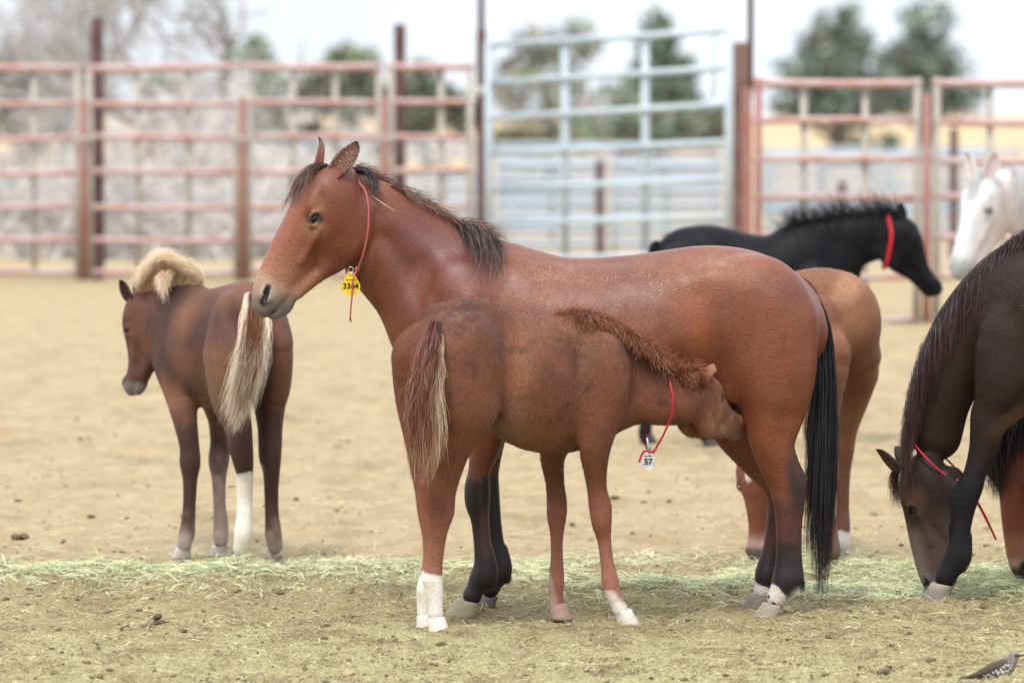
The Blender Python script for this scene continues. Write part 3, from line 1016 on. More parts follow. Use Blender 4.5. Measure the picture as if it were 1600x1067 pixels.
class Head:
    """Horse head in its own frame: s runs from the poll to the nose, h up out of the face, w sideways."""

    def __init__(self, poll, fdir, pitch, sc=1.0, roll=0.0, foal=0.0):
        f = norm([fdir[0], fdir[1], 0]); z = np.array([0, 0, 1.0]); p = math.radians(pitch)
        self.e = f * math.cos(p) - z * math.sin(p)
        self.n = f * math.sin(p) + z * math.cos(p)
        self.l = np.cross(self.e, self.n)
        if roll:
            r = math.radians(roll)
            n2 = self.n * math.cos(r) + self.l * math.sin(r); self.l = self.l * math.cos(r) - self.n * math.sin(r); self.n = n2
        self.o = np.asarray(poll, float); self.sc = sc / HB_PX; self.foal = foal

    def P(self, s, h, w=0.0):
        return self.o + (self.e * s + self.n * h + self.l * w) * self.sc

    def build(self, fld, detail=True):
        S, P, fo = self.sc, self.P, self.foal
        fr = (self.e, self.n, self.l)
        # s, top, bottom, half width
        sec = [(14, 24, -38, 27), (28, 40, -47, 36), (48, 49 + 2 * fo, -50, 42), (76, 47.5 + fo, -48, 40), (105, 46 - 2 * fo, -42, 32), (138, 44.5 - 5 * fo, -36, 26),
               (172, 41 - 6 * fo, -32, 22.5), (203, 36 - 4 * fo, -27, 21.5), (224, 27, -21, 19.5), (233, 18, -14, 15)]
        fld.chain([P(s, (t + b) / 2) for s, t, b, w in sec], [(t - b) / 2 * S for s, t, b, w in sec], [w * S for s, t, b, w in sec], self.l, k=0.02, n=40)
        for sg in (-1, 1):
            # cheek, lower jaw
            fld.ell(P(66, -36, 24 * sg), (50 * S, 40 * S, 15 * S), (self.e, self.n, self.l), k=0.03)
            fld.chain([P(30, -50, 23 * sg), P(75, -66, 24 * sg), P(112, -61, 19 * sg), P(150, -42, 14 * sg), P(190, -28, 10 * sg)],
                      [12 * S, 13 * S, 12 * S, 10 * S, 9 * S], [9 * S, 10 * S, 9 * S, 8 * S, 8 * S], self.l, k=0.03)
            fld.ell(P(60, 30, 27 * sg), (24 * S, 10 * S, 11 * S), fr, k=0.02)        # brow
            if detail:
                fld.chain([P(92, 2, 36 * sg), P(120, -2, 29 * sg), P(148, -4, 23 * sg)], [4 * S] * 3, [4 * S] * 3, self.l, k=0.02)
                fld.dent([P(118, 22, 32 * sg), P(165, 16, 25 * sg)], 14 * S, 0.004)
                fld.dent([P(58, 12, 46 * sg)], 10 * S, 0.004)
                fld.ell(P(112, -40, 18 * sg), (26 * S, 15 * S, 9 * S), fr, k=0.03)
                fld.ell(P(84, 16, 43 * sg), (12.5 * S, 6.2 * S, 6.5 * S), (self.e + 0.3 * self.n, self.n - 0.3 * self.e, self.l), k=0.006, sub=True)
                fld.chain([P(72, 18, 38.5 * sg), P(79, 24, 40 * sg), P(87, 25, 40.5 * sg), P(97, 16, 38 * sg)], [2.6 * S] * 4, [2.6 * S] * 4, self.l, k=0.008)
                fld.chain([P(72, 17, 38.5 * sg), P(81, 10, 39 * sg), P(89, 9, 38.5 * sg), P(97, 15, 38 * sg)], [2.2 * S] * 4, [2.2 * S] * 4, self.l, k=0.008)
            # nostril wing
            fld.ell(P(216, 14, 16 * sg), (17 * S, 13 * S, 8 * S), fr, k=0.012)
            if detail:
                fld.ell(P(219, 17, 25 * sg), (15 * S, 4.8 * S, 10 * S), (self.e * 0.95 - self.n * 0.25, self.n * 0.95 + self.e * 0.25, self.l), k=0.005, sub=True)
                fld.dent([P(240, -6, 14 * sg), P(222, -15, 19 * sg), P(203, -19, 20 * sg)], 4.0 * S, 0.010)
        fld.ell(P(213, -24, 0), (20 * S, 12 * S, 13 * S), fr, k=0.02)                 # chin
        fld.ell(P(231, -17, 0), (12 * S, 9 * S, 13 * S), fr, k=0.012)
        if detail:
            fld.dent([P(243, -7, -10), P(243, -7, 10)], 4 * S, 0.006)

    def eyes(self, parent, off, r=8.8):
        for sg in (-1, 1):
            c = self.P(84, 16.5, 30.5 * sg)
            V, Q = ball(c, r * self.sc * np.array([1.15, 0.95, 0.95]), (self.e, self.n, self.l), 14, 10)
            o = link('eye', mesh_py('eye', V, Q, off), M_EYE, parent)

    def ear(self, parent, off, sg, height=46, width=13, back=0.25, out=0.35, turn=0.6, coat=(0.2, 0.07, 0.04), inner=(0.12, 0.07, 0.05), tipc=(0.01, 0.01, 0.01), base_sh=(12, 34), mat=None, tipf=0.86, fwd=0.55):
        """A cupped leaf with thickness; turn rotates the opening from forwards (0) to sideways (1)."""
        S = self.sc
        up = norm(self.n * fwd - self.e * 0.83 + self.l * sg * out + self.e * back)
        side = self.l * sg
        opn = norm(self.n * (1 - turn) + side * turn)
        opn = norm(opn - up * (opn @ up)); x = np.cross(up, opn)
        base = self.P(base_sh[0], base_sh[1], 22 * sg)
        V, C, Q = [], [], []
        nt, na = 16, 13
        for layer in (0, 1):
            for i in range(nt):
                t = i / (nt - 1)
                wv = width * S * (0.72 + 1.1 * t - 0.2 * t * t) * (1 - t ** 2.6) ** 0.62 + 0.3 * S
                cen = base + up * (height * S * t) - opn * (4 * S * (t - 0.4) ** 2) + (-opn) * 3 * S * t * (t > 0.5) * (t - 0.5)
                half = math.radians(205 - 110 * t) * 0.5
                for j in range(na):
                    a = (j / (na - 1) * 2 - 1) * half
                    rr = wv * (1.0 if layer == 0 else 0.80)
                    V.append(cen + x * rr * math.sin(a) + opn * (-rr * math.cos(a) * 0.85 + 0.15 * rr))
                    c = np.array(coat) if layer == 0 else np.array(inner)
                    kt = sstep(tipf, tipf + 0.1, t) if tipf < 1 else 0
                    ke = 0.5 * sstep(0.8, 1.0, abs(a) / half) if tipf < 1 else 0
                    c = c * (1 - max(kt, ke)) + np.array(tipc) * max(kt, ke)
                    C.append(c)
        def I(l, i, j): return (l * nt + i) * na + j
        for i in range(nt - 1):
            for j in range(na - 1):
                Q.append((I(0, i, j), I(0, i + 1, j), I(0, i + 1, j + 1), I(0, i, j + 1)))
                Q.append((I(1, i, j), I(1, i, j + 1), I(1, i + 1, j + 1), I(1, i + 1, j)))
            for j in (0, na - 1):
                Q.append((I(0, i, j), I(1, i, j), I(1, i + 1, j), I(0, i + 1, j)))
        for j in range(na - 1):
            Q.append((I(0, nt - 1, j), I(0, nt - 1, j + 1), I(1, nt - 1, j + 1), I(1, nt - 1, j)))
        me = mesh_np('ear', np.array(V), np.array(Q), True, off, np.array(C))
        return link('ear', me, mat or M_COAT, parent)


def ball(c, r, fr=None, nu=16, nv=12):
    r = np.asarray(r, float) * np.ones(3); fr = np.eye(3) if fr is None else np.array(fr)
    V, Q = [], []
    for i in range(nv + 1):
        th = math.pi * i / nv
        for j in range(nu):
            ph = 2 * math.pi * j / nu
            p = np.array([math.sin(th) * math.cos(ph), math.sin(th) * math.sin(ph), math.cos(th)]) * r
            V.append(np.asarray(c) + fr.T @ p)
    for i in range(nv):
        for j in range(nu):
            j2 = (j + 1) % nu
            Q.append((i * nu + j, (i + 1) * nu + j, (i + 1) * nu + j2, i * nu + j2))
    return V, Q


def hoof(parent, off, top, toe, size=1.0, col=(0.16, 0.12, 0.09), lift=0.0, height=0.075, band=None):
    """Hoof below the coronet point: slanted wall, flat sole, heel bulbs."""
    toe = norm([toe[0], toe[1], 0]); lat = np.array([-toe[1], toe[0], 0.0])
    rings = []
    V, C, Q = [], [], []
    nr, na = 7, 20
    for i in range(nr):
        t = i / (nr - 1)
        z = height * (1 - t)
        hl = (0.047 + 0.020 * t) * size; hw = (0.043 + 0.017 * t) * size
        cx = 0.004 + 0.030 * t
        for j in range(na):
            a = 2 * math.pi * j / na
            c, s = math.cos(a), math.sin(a)
            rx = hl * (c if c > 0 else c * (0.80 - 0.06 * t))
            zz = z
            if i == 0: zz = z - 0.018 * (1 - c) * 0.5
            p = np.array([top[0], top[1], 0]) + toe * (cx * size + rx) + lat * hw * s * (1 if c > -0.6 else 0.85)
            V.append((p[0], p[1], zz * size + lift))
            cc = np.array(col) * (1 + 0.10 * math.sin(i * 2.4 + j)) * (1 - 0.18 * t)
            if band is not None and i < 2: cc = np.array(band)
            C.append(cc)
    for i in range(nr - 1):
        for j in range(na):
            j2 = (j + 1) % na
            Q.append((i * na + j, (i + 1) * na + j, (i + 1) * na + j2, i * na + j2))
    V.append((top[0], top[1], height * size * 0.8 + lift)); C.append(col)
    V.append((*(np.array(top[:2]) + toe[:2] * 0.03), lift)); C.append(col)
    m0, m1 = len(V) - 2, len(V) - 1
    T = []
    for j in range(na):
        j2 = (j + 1) % na
        T.append((m0, j, j2)); T.append((m1, (nr - 1) * na + j2, (nr - 1) * na + j))
    me = mesh_np('hoof', np.array(V), [np.array(Q), np.array(T)], True, off, np.array(C))
    return link('hoof', me, M_HOOF, parent)


class Horse:
    def __init__(self, name, label, cat, base, s, Y, L, res, mapper=None, group=None):
        self.root = empty(name, (base[0], base[1], 0))
        tag(self.root, label, cat, group)
        self.off = np.array([base[0], base[1], 0.0])
        self.s, self.Y, self.L = s, Y, norm(L)
        self.f = Field(res)
        self.map = mapper or (lambda u, v, dy: at(u, v, Y + dy))
        self.rs = 1.0 / s

    def P(self, u, v, dy=0.0):
        return self.map(u, v, dy)

    def ch(self, pts, k=0.03, L=None, n=None):
        """pts: (u, v, depth offset, radius in the picture, radius along L), radii in photo pixels."""
        P = [self.P(p[0], p[1], p[2]) for p in pts]
        self.f.chain(P, [p[3] * self.rs for p in pts], [p[4] * self.rs for p in pts], self.L if L is None else norm(L), k, n)
        return np.array(P)

    def dent(self, pts, r, amt):
        self.f.dent([self.P(*p) for p in pts], r * self.rs, amt)

    def finish(self, base_col, smooth=2, mat=None):
        V, Q = self.f.mesh(smooth)
        self.V, self.Q = V, Q
        self.C = np.ones((len(V), 3)) * np.asarray(base_col, float)
        self.uv = proj(V)
        self.mat = mat or M_COAT
        return self

    def mix(self, col, w):
        w = np.clip(w, 0, 1)[:, None]
        self.C = self.C * (1 - w) + np.asarray(col, float) * w

    def dab3(self, c, r, col, st=1.0, hard=1.0):
        d = np.sqrt((((self.V - np.asarray(c)) / np.asarray(r)) ** 2).sum(1))
        self.mix(col, st * (1 - sstep(1 - hard * 0.5, 1 + hard * 0.5, d)))

    def dab(self, u, v, ru, rv, col, st=1.0, ang=0.0, soft=0.5):
        a = math.radians(ang); du, dv = self.uv[0] - u, self.uv[1] - v
        x = (du * math.cos(a) + dv * math.sin(a)) / ru; y = (-du * math.sin(a) + dv * math.cos(a)) / rv
        d = np.sqrt(x * x + y * y)
        self.mix(col, st * (1 - sstep(1 - soft, 1 + soft, d)))

    def legpaint(self, P, r, t0, t1, col, st=1.0, nz=0.03):
        d, t = near(self.V, P)
        t = t + nz * noise3(self.V, 30, 3)
        w = sstep(t0, t1, t) * (1 - sstep(r * 0.85, r * 1.15, d))
        self.mix(col, st * w)

    def body(self, dust=None):
        me = mesh_np('body', self.V, self.Q, True, self.off, self.C)
        if dust is not None:
            a = me.color_attributes['Col']
            buf = np.empty(len(self.V) * 4, np.float32); a.data.foreach_get('color', buf)
            buf = buf.reshape(-1, 4); buf[:, 3] = np.clip(dust, 0, 1); a.data.foreach_set('color', buf.ravel())
        else:
            a = me.color_attributes['Col']
            buf = np.empty(len(self.V) * 4, np.float32); a.data.foreach_get('color', buf)
            buf = buf.reshape(-1, 4); buf[:, 3] = 0; a.data.foreach_set('color', buf.ravel())
        return link('body', me, self.mat, self.root)


def loop_cord(name, pts, r, label, mat, P, cat='neck cord'):
    """A cord round a neck: pts (u, v, dy) closed loop."""
    W = [P(*p) for p in pts]
    W = spline(np.array(W + [W[0]]), 60)[:-1]
    c = W.mean(0)
    root = empty(name, c)
    tag(root, label, cat, 'numbered neck cords worn by the horses')
    V, Q = tube_mesh(W, r, 8, True)
    link('cord', mesh_py('cord', V, Q, c), mat, root)
    return root, c


M_CORD_PINK = simple_mat('cord_faded', (0.42, 0.10, 0.10), 0.7, 0.3, 0.25, 200)
M_CORD_RED = simple_mat('cord_red', (0.50, 0.02, 0.035), 0.6, 0.3, 0.25, 200)
M_TAG_Y = simple_mat('tag_yellow', (0.75, 0.50, 0.02), 0.45, 0.4, 0.1, 60)
M_TAG_W = simple_mat('tag_white', (0.72, 0.70, 0.66), 0.45, 0.4, 0.3, 90)
M_INK = simple_mat('tag_ink', (0.02, 0.018, 0.015), 0.7, 0.2, 0.1, 50)
M_STEEL = simple_mat('clip_steel', (0.6, 0.6, 0.6), 0.3, 0.5, 0.1, 50, metal=0.9)


def tag_disc(root, c, p, w, h, text, mat, tilt=0.0, size=0.03):
    """Ear-tag style plate: round body with a tapered neck and hole, numbers on the face; p is its top."""
    ca, sa = math.cos(tilt), math.sin(tilt)
    X = np.array([ca, 0, sa]); Z = np.array([-sa, 0, ca]); N = np.array([0, -1.0, 0])
    out = []
    for a in np.linspace(-math.radians(128), math.radians(128), 22):
        out.append((math.sin(a) * w / 2, -h * 0.64 - math.cos(a) * h * 0.36))
    out.reverse()
    out = [(w * 0.13, 0.0), (w * 0.20, -h * 0.08)] + [(x, z) for x, z in out if True] + [(-w * 0.20, -h * 0.08), (-w * 0.13, 0.0)]
    V, F = [], []
    n = len(out)
    for s in (0, 1):
        for x, z in out:
            V.append(np.asarray(p) + X * x + Z * z + N * (0.002 if s else -0.002))
    F.append(list(range(n - 1, -1, -1))); F.append(list(range(n, 2 * n)))
    for i in range(n):
        j = (i + 1) % n
        F.append([i, j, n + j, n + i])
    me = bpy.data.meshes.new('tag'); me.from_pydata([tuple(np.asarray(v) - c) for v in V], [], F); me.update()
    tg = link('number_tag', me, mat, root)
    cu = bpy.data.curves.new('number', 'FONT'); cu.body = text; cu.size = size; cu.align_x = 'CENTER'; cu.align_y = 'CENTER'; cu.extrude = 0.0005; cu.offset = 0.0006
    tmp = bpy.data.objects.new('tmp', cu); COL.objects.link(tmp); bpy.context.view_layer.update()
    me_t = bpy.data.meshes.new_from_object(tmp.evaluated_get(bpy.context.evaluated_depsgraph_get())); bpy.data.objects.remove(tmp)
    me_t.materials.clear(); me_t.materials.append(M_INK)
    t = bpy.data.objects.new('number', me_t); COL.objects.link(t)
    q = np.asarray(p) + Z * (-h * 0.62) + N * 0.0035 - c
    t.matrix_world = Matrix(((X[0], Z[0], N[0], q[0]), (X[1], Z[1], N[1], q[1]), (X[2], Z[2], N[2], q[2]), (0, 0, 0, 1)))
    t.parent = tg
    cb = np.asarray(p) + Z * (-h * 0.36) + N * 0.003 - c
    bar = [cb + X * sx * w * 0.26 + Z * sz * 0.0012 for sx, sz in ((-1, -1), (1, -1), (1, 1), (-1, 1))]
    m2 = bpy.data.meshes.new('bar'); m2.from_pydata([tuple(v) for v in bar], [], [(0, 1, 2, 3)]); m2.update()
    link('printed_line', m2, M_INK, tg)
    # clip ring
    a = np.linspace(0, 2 * math.pi, 20, endpoint=False)
    R = np.asarray(p) + np.array([0, -0.006, 0]) + np.column_stack([np.cos(a) * 0.010, 0 * a, np.sin(a) * 0.014 + 0.004])
    V, Q = tube_mesh(R, 0.0018, 6, True)
    link('clip_ring', mesh_py('clip_ring', V, Q, c), M_STEEL, root)
    return tg


# ================================================================== the bay mare
BAY = (0.158, 0.044, 0.020)
BAYD = (0.066, 0.020, 0.013)
BLACK = (0.010, 0.009, 0.010)
MY = 22.3
mare = Horse('mare', 'big reddish bay mare standing side-on with a yellow tag 3364 at her throat', 'horse', at(930, 960, MY)[:2], 398.0, MY, (0, 1, 0), 0.0066)

MARE_TORSO = [(700, 505, 0, 92, 58), (735, 512, 0, 122, 78), (785, 518, 0, 134, 96), (850, 531, 0, 128, 108), (915, 534, 0, 126, 113), (985, 528, 0, 124, 113), (1050, 517, 0, 122, 108),
              (1105, 503, 0, 114, 101), (1155, 500, 0, 106, 98), (1200, 508, 0, 88, 84), (1232, 520, 0, 62, 62)]
MARE_NECK = [(545, 318, 0, 44, 24), (580, 352, 0, 66, 27), (615, 390, 0, 80, 31), (655, 425, 0, 90, 38), (700, 462, 0, 104, 50), (740, 500, 0, 104, 66)]
MARE_HIND_N = [(1180, 480, -.13, 82, 44), (1196, 550, -.145, 80, 44), (1204, 600, -.15, 67, 40), (1206, 640, -.15, 52, 33), (1207, 690, -.15, 35, 24), (1217, 725, -.145, 30.5, 19), (1229, 755, -.14, 28, 18), (1232, 785, -.14, 24, 17),
               (1231, 815, -.14, 19, 15), (1230, 860, -.14, 17.5, 13), (1230, 888, -.14, 19.5, 15), (1229, 907, -.14, 23, 18), (1219, 925, -.14, 17, 15), (1213, 934, -.14, 15, 14)]
MARE_HIND_F = [(1170, 490, .13, 80, 44), (1150, 560, .14, 78, 44), (1140, 615, .14, 62, 38), (1156, 665, .14, 46, 30), (1183, 712, .14, 33, 22), (1214, 750, .14, 28, 18), (1222, 778, .14, 24, 17),
               (1216, 812, .14, 18, 14), (1207, 860, .14, 16, 13), (1202, 884, .14, 19, 15), (1199, 898, .14, 20, 17), (1195, 914, .14, 16, 14), (1192, 922, .14, 15, 14)]
MARE_FORE_N = [(715, 520, -.12, 70, 34), (738, 590, -.13, 58, 36), (752, 640, -.135, 42, 32), (758, 690, -.135, 27, 24), (749, 735, -.135, 17.5, 16), (746, 760, -.135, 20, 18), (746, 785, -.135, 19.5, 18), (750, 812, -.135, 14.5, 13),
               (754, 855, -.135, 13.5, 12), (757, 884, -.135, 17, 15), (754, 901, -.135, 20, 17), (744, 918, -.135, 15, 14), (738, 930, -.135, 15, 14)]
MARE_FORE_F = [(720, 520, .12, 68, 34), (748, 590, .13, 56, 36), (762, 640, .135, 40, 32), (764, 690, .135, 25, 23), (762, 735, .135, 18, 17), (762, 765, .135, 18.5, 17), (765, 790, .135, 17, 16), (770, 820, .135, 14, 13),
               (776, 860, .135, 14, 12.5), (780, 880, .135, 16.5, 15), (778, 895, .135, 18, 16), (771, 910, .135, 15, 14), (766, 919, .135, 15, 14)]


def build_mare():
    H = mare
    H.ch(MARE_TORSO, 0.06)
    H.ch([(790, 400, 0, 15, 12), (840, 412, 0, 12, 12), (900, 420, 0, 12, 14), (1000, 414, 0, 12, 16), (1100, 402, 0, 14, 22), (1170, 412, 0, 15, 24), (1220, 438, 0, 17, 20), (1250, 468, 0, 17, 16)], 0.05)   # spine ridge
    H.ch([(730, 400, 0, 20, 12), (765, 398, 0, 18, 14), (800, 404, 0, 14, 14)], 0.05)
    H.ch(MARE_NECK, 0.06)
    H.ch([(570, 296, 0, 17, 11), (610, 312, 0, 18, 11), (650, 330, 0, 19, 12), (700, 360, 0, 20, 13), (745, 392, 0, 20, 14)], 0.05)  # crest
    for sg in (-1, 1):
        H.f.ell(H.P(718, 500, .13 * sg), (0.15, 0.08, 0.22), None, 0.06)                        # shoulder
        H.f.ell(H.P(672, 575, .10 * sg), (0.10, 0.09, 0.13), None, 0.06)                        # breast
        H.f.ell(H.P(1118, 450, .17 * sg), (0.09, 0.05, 0.08), None, 0.06)                       # hip point
        H.f.ell(H.P(1225, 505, .12 * sg), (0.12, 0.11, 0.16), None, 0.05)
        H.f.ell(H.P(1145, 600, .17 * sg), (0.06, 0.04, 0.10), None, 0.04)                       # stifle
    N = H.ch(MARE_HIND_N, 0.035)
    F = H.ch(MARE_HIND_F, 0.03)
    FN = H.ch(MARE_FORE_N, 0.035)
    FF = H.ch(MARE_FORE_F, 0.03)
    # hock points, fetlock tufts
    H.ch([(1215, 700, -.14, 12, 8), (1238, 728, -.14, 9, 7), (1250, 752, -.14, 9, 8), (1247, 790, -.14, 8, 7), (1245, 850, -.14, 7, 6), (1247, 905, -.14, 9, 9)], 0.02)
    H.ch([(1205, 705, .14, 12, 8), (1228, 735, .14, 9, 7), (1239, 752, .14, 8, 8), (1233, 790, .14, 8, 7), (1222, 850, .14, 7, 6), (1216, 900, .14, 9, 9)], 0.02)
    H.ch([(764, 860, -.135, 7, 6), (770, 893, -.135, 8, 9), (768, 912, -.135, 7, 8)], 0.015)
    H.ch([(787, 858, .135, 7, 6), (791, 885, .135, 9, 9), (790, 903, .135, 8, 8)], 0.015)
    H.f.ell(H.P(1132, 628, 0.02), (0.09, 0.09, 0.06), None, 0.05)                               # udder
    # muscle creases
    for sg in (-1, 1):
        H.dent([(655, 420, .12 * sg), (690, 490, .18 * sg), (700, 560, .22 * sg)], 20, 0.022)
        H.dent([(790, 440, .24 * sg), (775, 520, .28 * sg), (760, 600, .26 * sg)], 24, 0.016)
        H.dent([(1085, 465, .27 * sg), (1096, 520, .29 * sg), (1100, 575, .27 * sg)], 26, 0.026)     # flank hollow
        H.dent([(1120, 560, .29 * sg), (1122, 600, .27 * sg)], 12, 0.006)
        H.dent([(1180, 640, .27 * sg), (1215, 655, .26 * sg), (1245, 655, .22 * sg)], 12, 0.006)
        H.dent([(1228, 560, .26 * sg), (1235, 620, .24 * sg), (1222, 680, .22 * sg)], 13, 0.007)
        H.dent([(1178, 700, .2 * sg), (1200, 735, .19 * sg), (1206, 765, .18 * sg)], 8, 0.004)
        H.dent([(790, 560, .28 * sg), (772, 610, .26 * sg), (745, 640, .24 * sg)], 14, 0.010)
        H.dent([(735, 470, .23 * sg), (715, 540, .23 * sg)], 22, -0.010)
        H.dent([(1150, 430, .24 * sg), (1200, 470, .24 * sg)], 26, -0.006)
        H.dent([(1180, 470, .27 * sg), (1165, 540, .28 * sg), (1150, 600, .28 * sg)], 18, 0.006)
        for i in range(7):
            x = 850 + i * 32
            H.dent([(x, 480, .28 * sg), (x + 6, 560, .30 * sg), (x - 2, 620, .26 * sg)], 9, 0.0022)
        H.dent([(600, 372, .07 * sg), (640, 430, .10 * sg), (665, 500, .15 * sg), (650, 560, .15 * sg)], 15, 0.013)   # jugular groove
        H.dent([(625, 345, .09 * sg), (680, 400, .12 * sg)], 22, -0.009)
    H.dent([(1085, 590, -.27), (1120, 615, -.25), (1140, 640, -.20)], 34, 0.03)
    hd = Head(at(536, 275, MY - 0.035), (-math.cos(math.radians(21)), -math.sin(math.radians(21))), 58, 1.035)
    hd.build(H.f)
    H.finish(BAY)
    V = H.V
    # --- coat colours
    H.mix(BAYD, 0.42 * sstep(0.0, 0.5, fbm(V, 2.2, 3, 5)))
    H.mix((0.22, 0.075, 0.036), 0.5 * sstep(0.05, 0.5, fbm(V, 3.1, 3, 9)))
    H.dab(700, 400, 55, 40, (0.10, 0.035, 0.032), 0.55, 30, 0.9)
    H.dab(640, 370, 60, 30, (0.12, 0.04, 0.034), 0.5, 40, 0.9)
    H.dab(1090, 512, 15, 42, (0.24, 0.065, 0.014), 0.55, -8, 1.0)
    H.dab(1070, 470, 22, 28, (0.22, 0.065, 0.025), 0.3, 0, 1.0)
    H.dab(1238, 455, 25, 18, (0.11, 0.032, 0.025), 0.6, 40, 0.9)
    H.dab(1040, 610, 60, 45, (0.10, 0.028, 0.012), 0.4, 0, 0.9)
    for Pn, st in ((N, 1), (F, 1)):
        H.legpaint(Pn, 0.11, 0.42, 0.60, (0.060, 0.022, 0.018), 0.85)
        H.legpaint(Pn, 0.11, 0.62, 0.74, BLACK, 0.92)
    H.dab(1246, 752, 16, 50, BLACK, 0.8, -6, 0.6)
    for Pn in (FN, FF):
        H.legpaint(Pn, 0.11, 0.26, 0.36, (0.09, 0.03, 0.022), 0.7)
        H.legpaint(Pn, 0.11, 0.33, 0.41, BLACK, 0.93)
    dFN, tFN = near(V, FN)
    H.mix((0.10, 0.045, 0.035), 0.75 * sstep(0.50, 0.56, tFN) * (1 - sstep(0.66, 0.74, tFN)) * (dFN < 0.1) * sstep(740, 760, H.uv[0]))
    H.legpaint(N, 0.12, 0.90, 0.915, (0.62, 0.55, 0.47), 0.95, 0.04)
    H.legpaint(F, 0.12, 0.915, 0.93, (0.60, 0.53, 0.46), 0.95, 0.04)
    sp = noise3(V, 42, 77)
    dN, tN = near(V, N)
    H.mix(BLACK, (dN < 0.12) * (tN > 0.93) * sstep(0.35, 0.45, sp))
    H.dab3(H.P(1247, 932, -.14), (0.035, 0.04, 0.04), (0.60, 0.50, 0.38), 0.9)
    # head: pale muzzle, dark nose, eye rims
    d_m = lambda s, h, w: hd.P(s, h, w)
    fade = sstep(120, 195, ((V - hd.o) @ hd.e) / hd.sc) * (np.abs((V - hd.o) @ hd.l) / hd.sc < 60)
    inhead = (((V - hd.P(120, 0, 0)) ** 2).sum(1) < 0.36 ** 2)
    H.mix((0.30, 0.135, 0.075), 0.75 * fade * inhead)
    face = (((V - hd.o) @ hd.n) / hd.sc)
    side = np.abs((V - hd.o) @ hd.l) / hd.sc
    sv = ((V - hd.o) @ hd.e) / hd.sc
    H.mix((0.30, 0.11, 0.06), 0.4 * inhead * sstep(60, 110, sv) * sstep(0, 30, face))
    H.mix((0.33, 0.22, 0.14), 0.8 * inhead * sstep(182, 205, sv + 6 * noise3(V, 18, 4)))
    H.mix((0.13, 0.115, 0.10), 0.85 * inhead * sstep(203, 222, sv + 8 * noise3(V, 25, 8) - 0.35 * face))
    for sg in (-1, 1):
        H.dab3(d_m(216, 15, 25 * sg), (0.030, 0.030, 0.022), (0.36, 0.33, 0.27), 0.75, 1.2)
        dn, _ = near(V, np.array([hd.P(207, 20, 19 * sg), hd.P(230, 14, 18 * sg)]))
        H.mix((0.012, 0.010, 0.010), 0.96 * (1 - sstep(0.011, 0.017, dn)))
        H.dab3(d_m(84, 16, 38 * sg), (0.040, 0.040, 0.034), (0.10, 0.04, 0.025), 0.6, 1.2)
        H.dab3(d_m(84, 16, 38 * sg), (0.032, 0.024, 0.022), (0.02, 0.012, 0.010), 0.95, 0.6)
        H.dab3(d_m(100, 10, 40 * sg), (0.05, 0.05, 0.03), (0.32, 0.17, 0.09), 0.45, 1.4)
        H.dab3(d_m(62, 24, 40 * sg), (0.03, 0.03, 0.03), (0.30, 0.16, 0.08), 0.4, 1.2)
    mouth = np.array([hd.P(243, -6, 12), hd.P(222, -15, 19), hd.P(203, -19, 20)])
    for sg in (-1, 1):
        mp = np.array([hd.P(243, -6, 12 * sg), hd.P(222, -15, 19 * sg), hd.P(203, -19, 20 * sg)])
        dm, _ = near(V, mp)
        H.mix((0.022, 0.018, 0.018), 0.92 * (1 - sstep(0.005, 0.011, dm)))
    # dust on back
    dust = np.zeros(len(V))
    u, v = H.uv
    for cu, cv, ru, rv, a in ((860, 425, 70, 30, 1), (950, 440, 90, 28, .9), (1030, 445, 70, 35, 1), (1000, 500, 60, 40, .6), (1120, 410, 60, 20, .8), (1200, 440, 50, 20, .4), (900, 470, 150, 40, .6), (1080, 560, 200, 60, .12), (600, 318, 25, 6, .6), (680, 420, 30, 30, .3), (1150, 600, 80, 60, .15), (850, 540, 100, 60, .25)):
        dust = np.maximum(dust, 0.8 * a * np.exp(-((u - cu) / ru) ** 2 - ((v - cv) / rv) ** 2))
    H.mix((0.30, 0.16, 0.10), 0.35 * np.clip(dust, 0, 1) * sstep(-0.1, 0.5, fbm(V, 22, 3, 31)))
    H.body(dust)
    cf = hair_col(BAYD, (0.2, 0.08, 0.05))
    hd.eyes(H.root, H.off)
    hd.ear(H.root, H.off, -1, 62, 17, 0, 0.18, 0.42, (0.22, 0.065, 0.03), (0.13, 0.05, 0.03), base_sh=(10, 20), fwd=0.02)
    hd.ear(H.root, H.off, 1, 52, 16, 0, 0.30, 0.25, (0.20, 0.06, 0.03), (0.26, 0.12, 0.07), base_sh=(10, 34), fwd=0.42)
    toeL = (-1, -0.12)
    for Pn, hc, bd, sz in ((N, (0.30, 0.25, 0.17), None, 1.0), (F, (0.20, 0.17, 0.12), None, 1.0), (FN, (0.33, 0.275, 0.17), None, 1.22), (FF, (0.13, 0.11, 0.09), None, 1.0)):
        hoof(H.root, H.off, Pn[-1], toeL, sz, hc, -0.012, 0.062)
    return hd, N, F, FN, FF


mare_head, mN, mF, mFN, mFF = build_mare()


def mare_dust(c):
    u, v = proj(c); w = np.zeros(len(c))
    for cu, cv, ru, rv, a in ((850, 425, 60, 22, 1), (950, 435, 80, 25, .8), (1000, 470, 60, 40, .9), (1040, 500, 40, 30, .7), (1130, 415, 50, 22, .5), (900, 480, 120, 50, .3), (700, 400, 120, 60, .05)):
        w = np.maximum(w, a * np.exp(-((u - cu) / ru) ** 2 - ((v - cv) / rv) ** 2))
    return w + 0.012 * (c[:, 2] > .7)


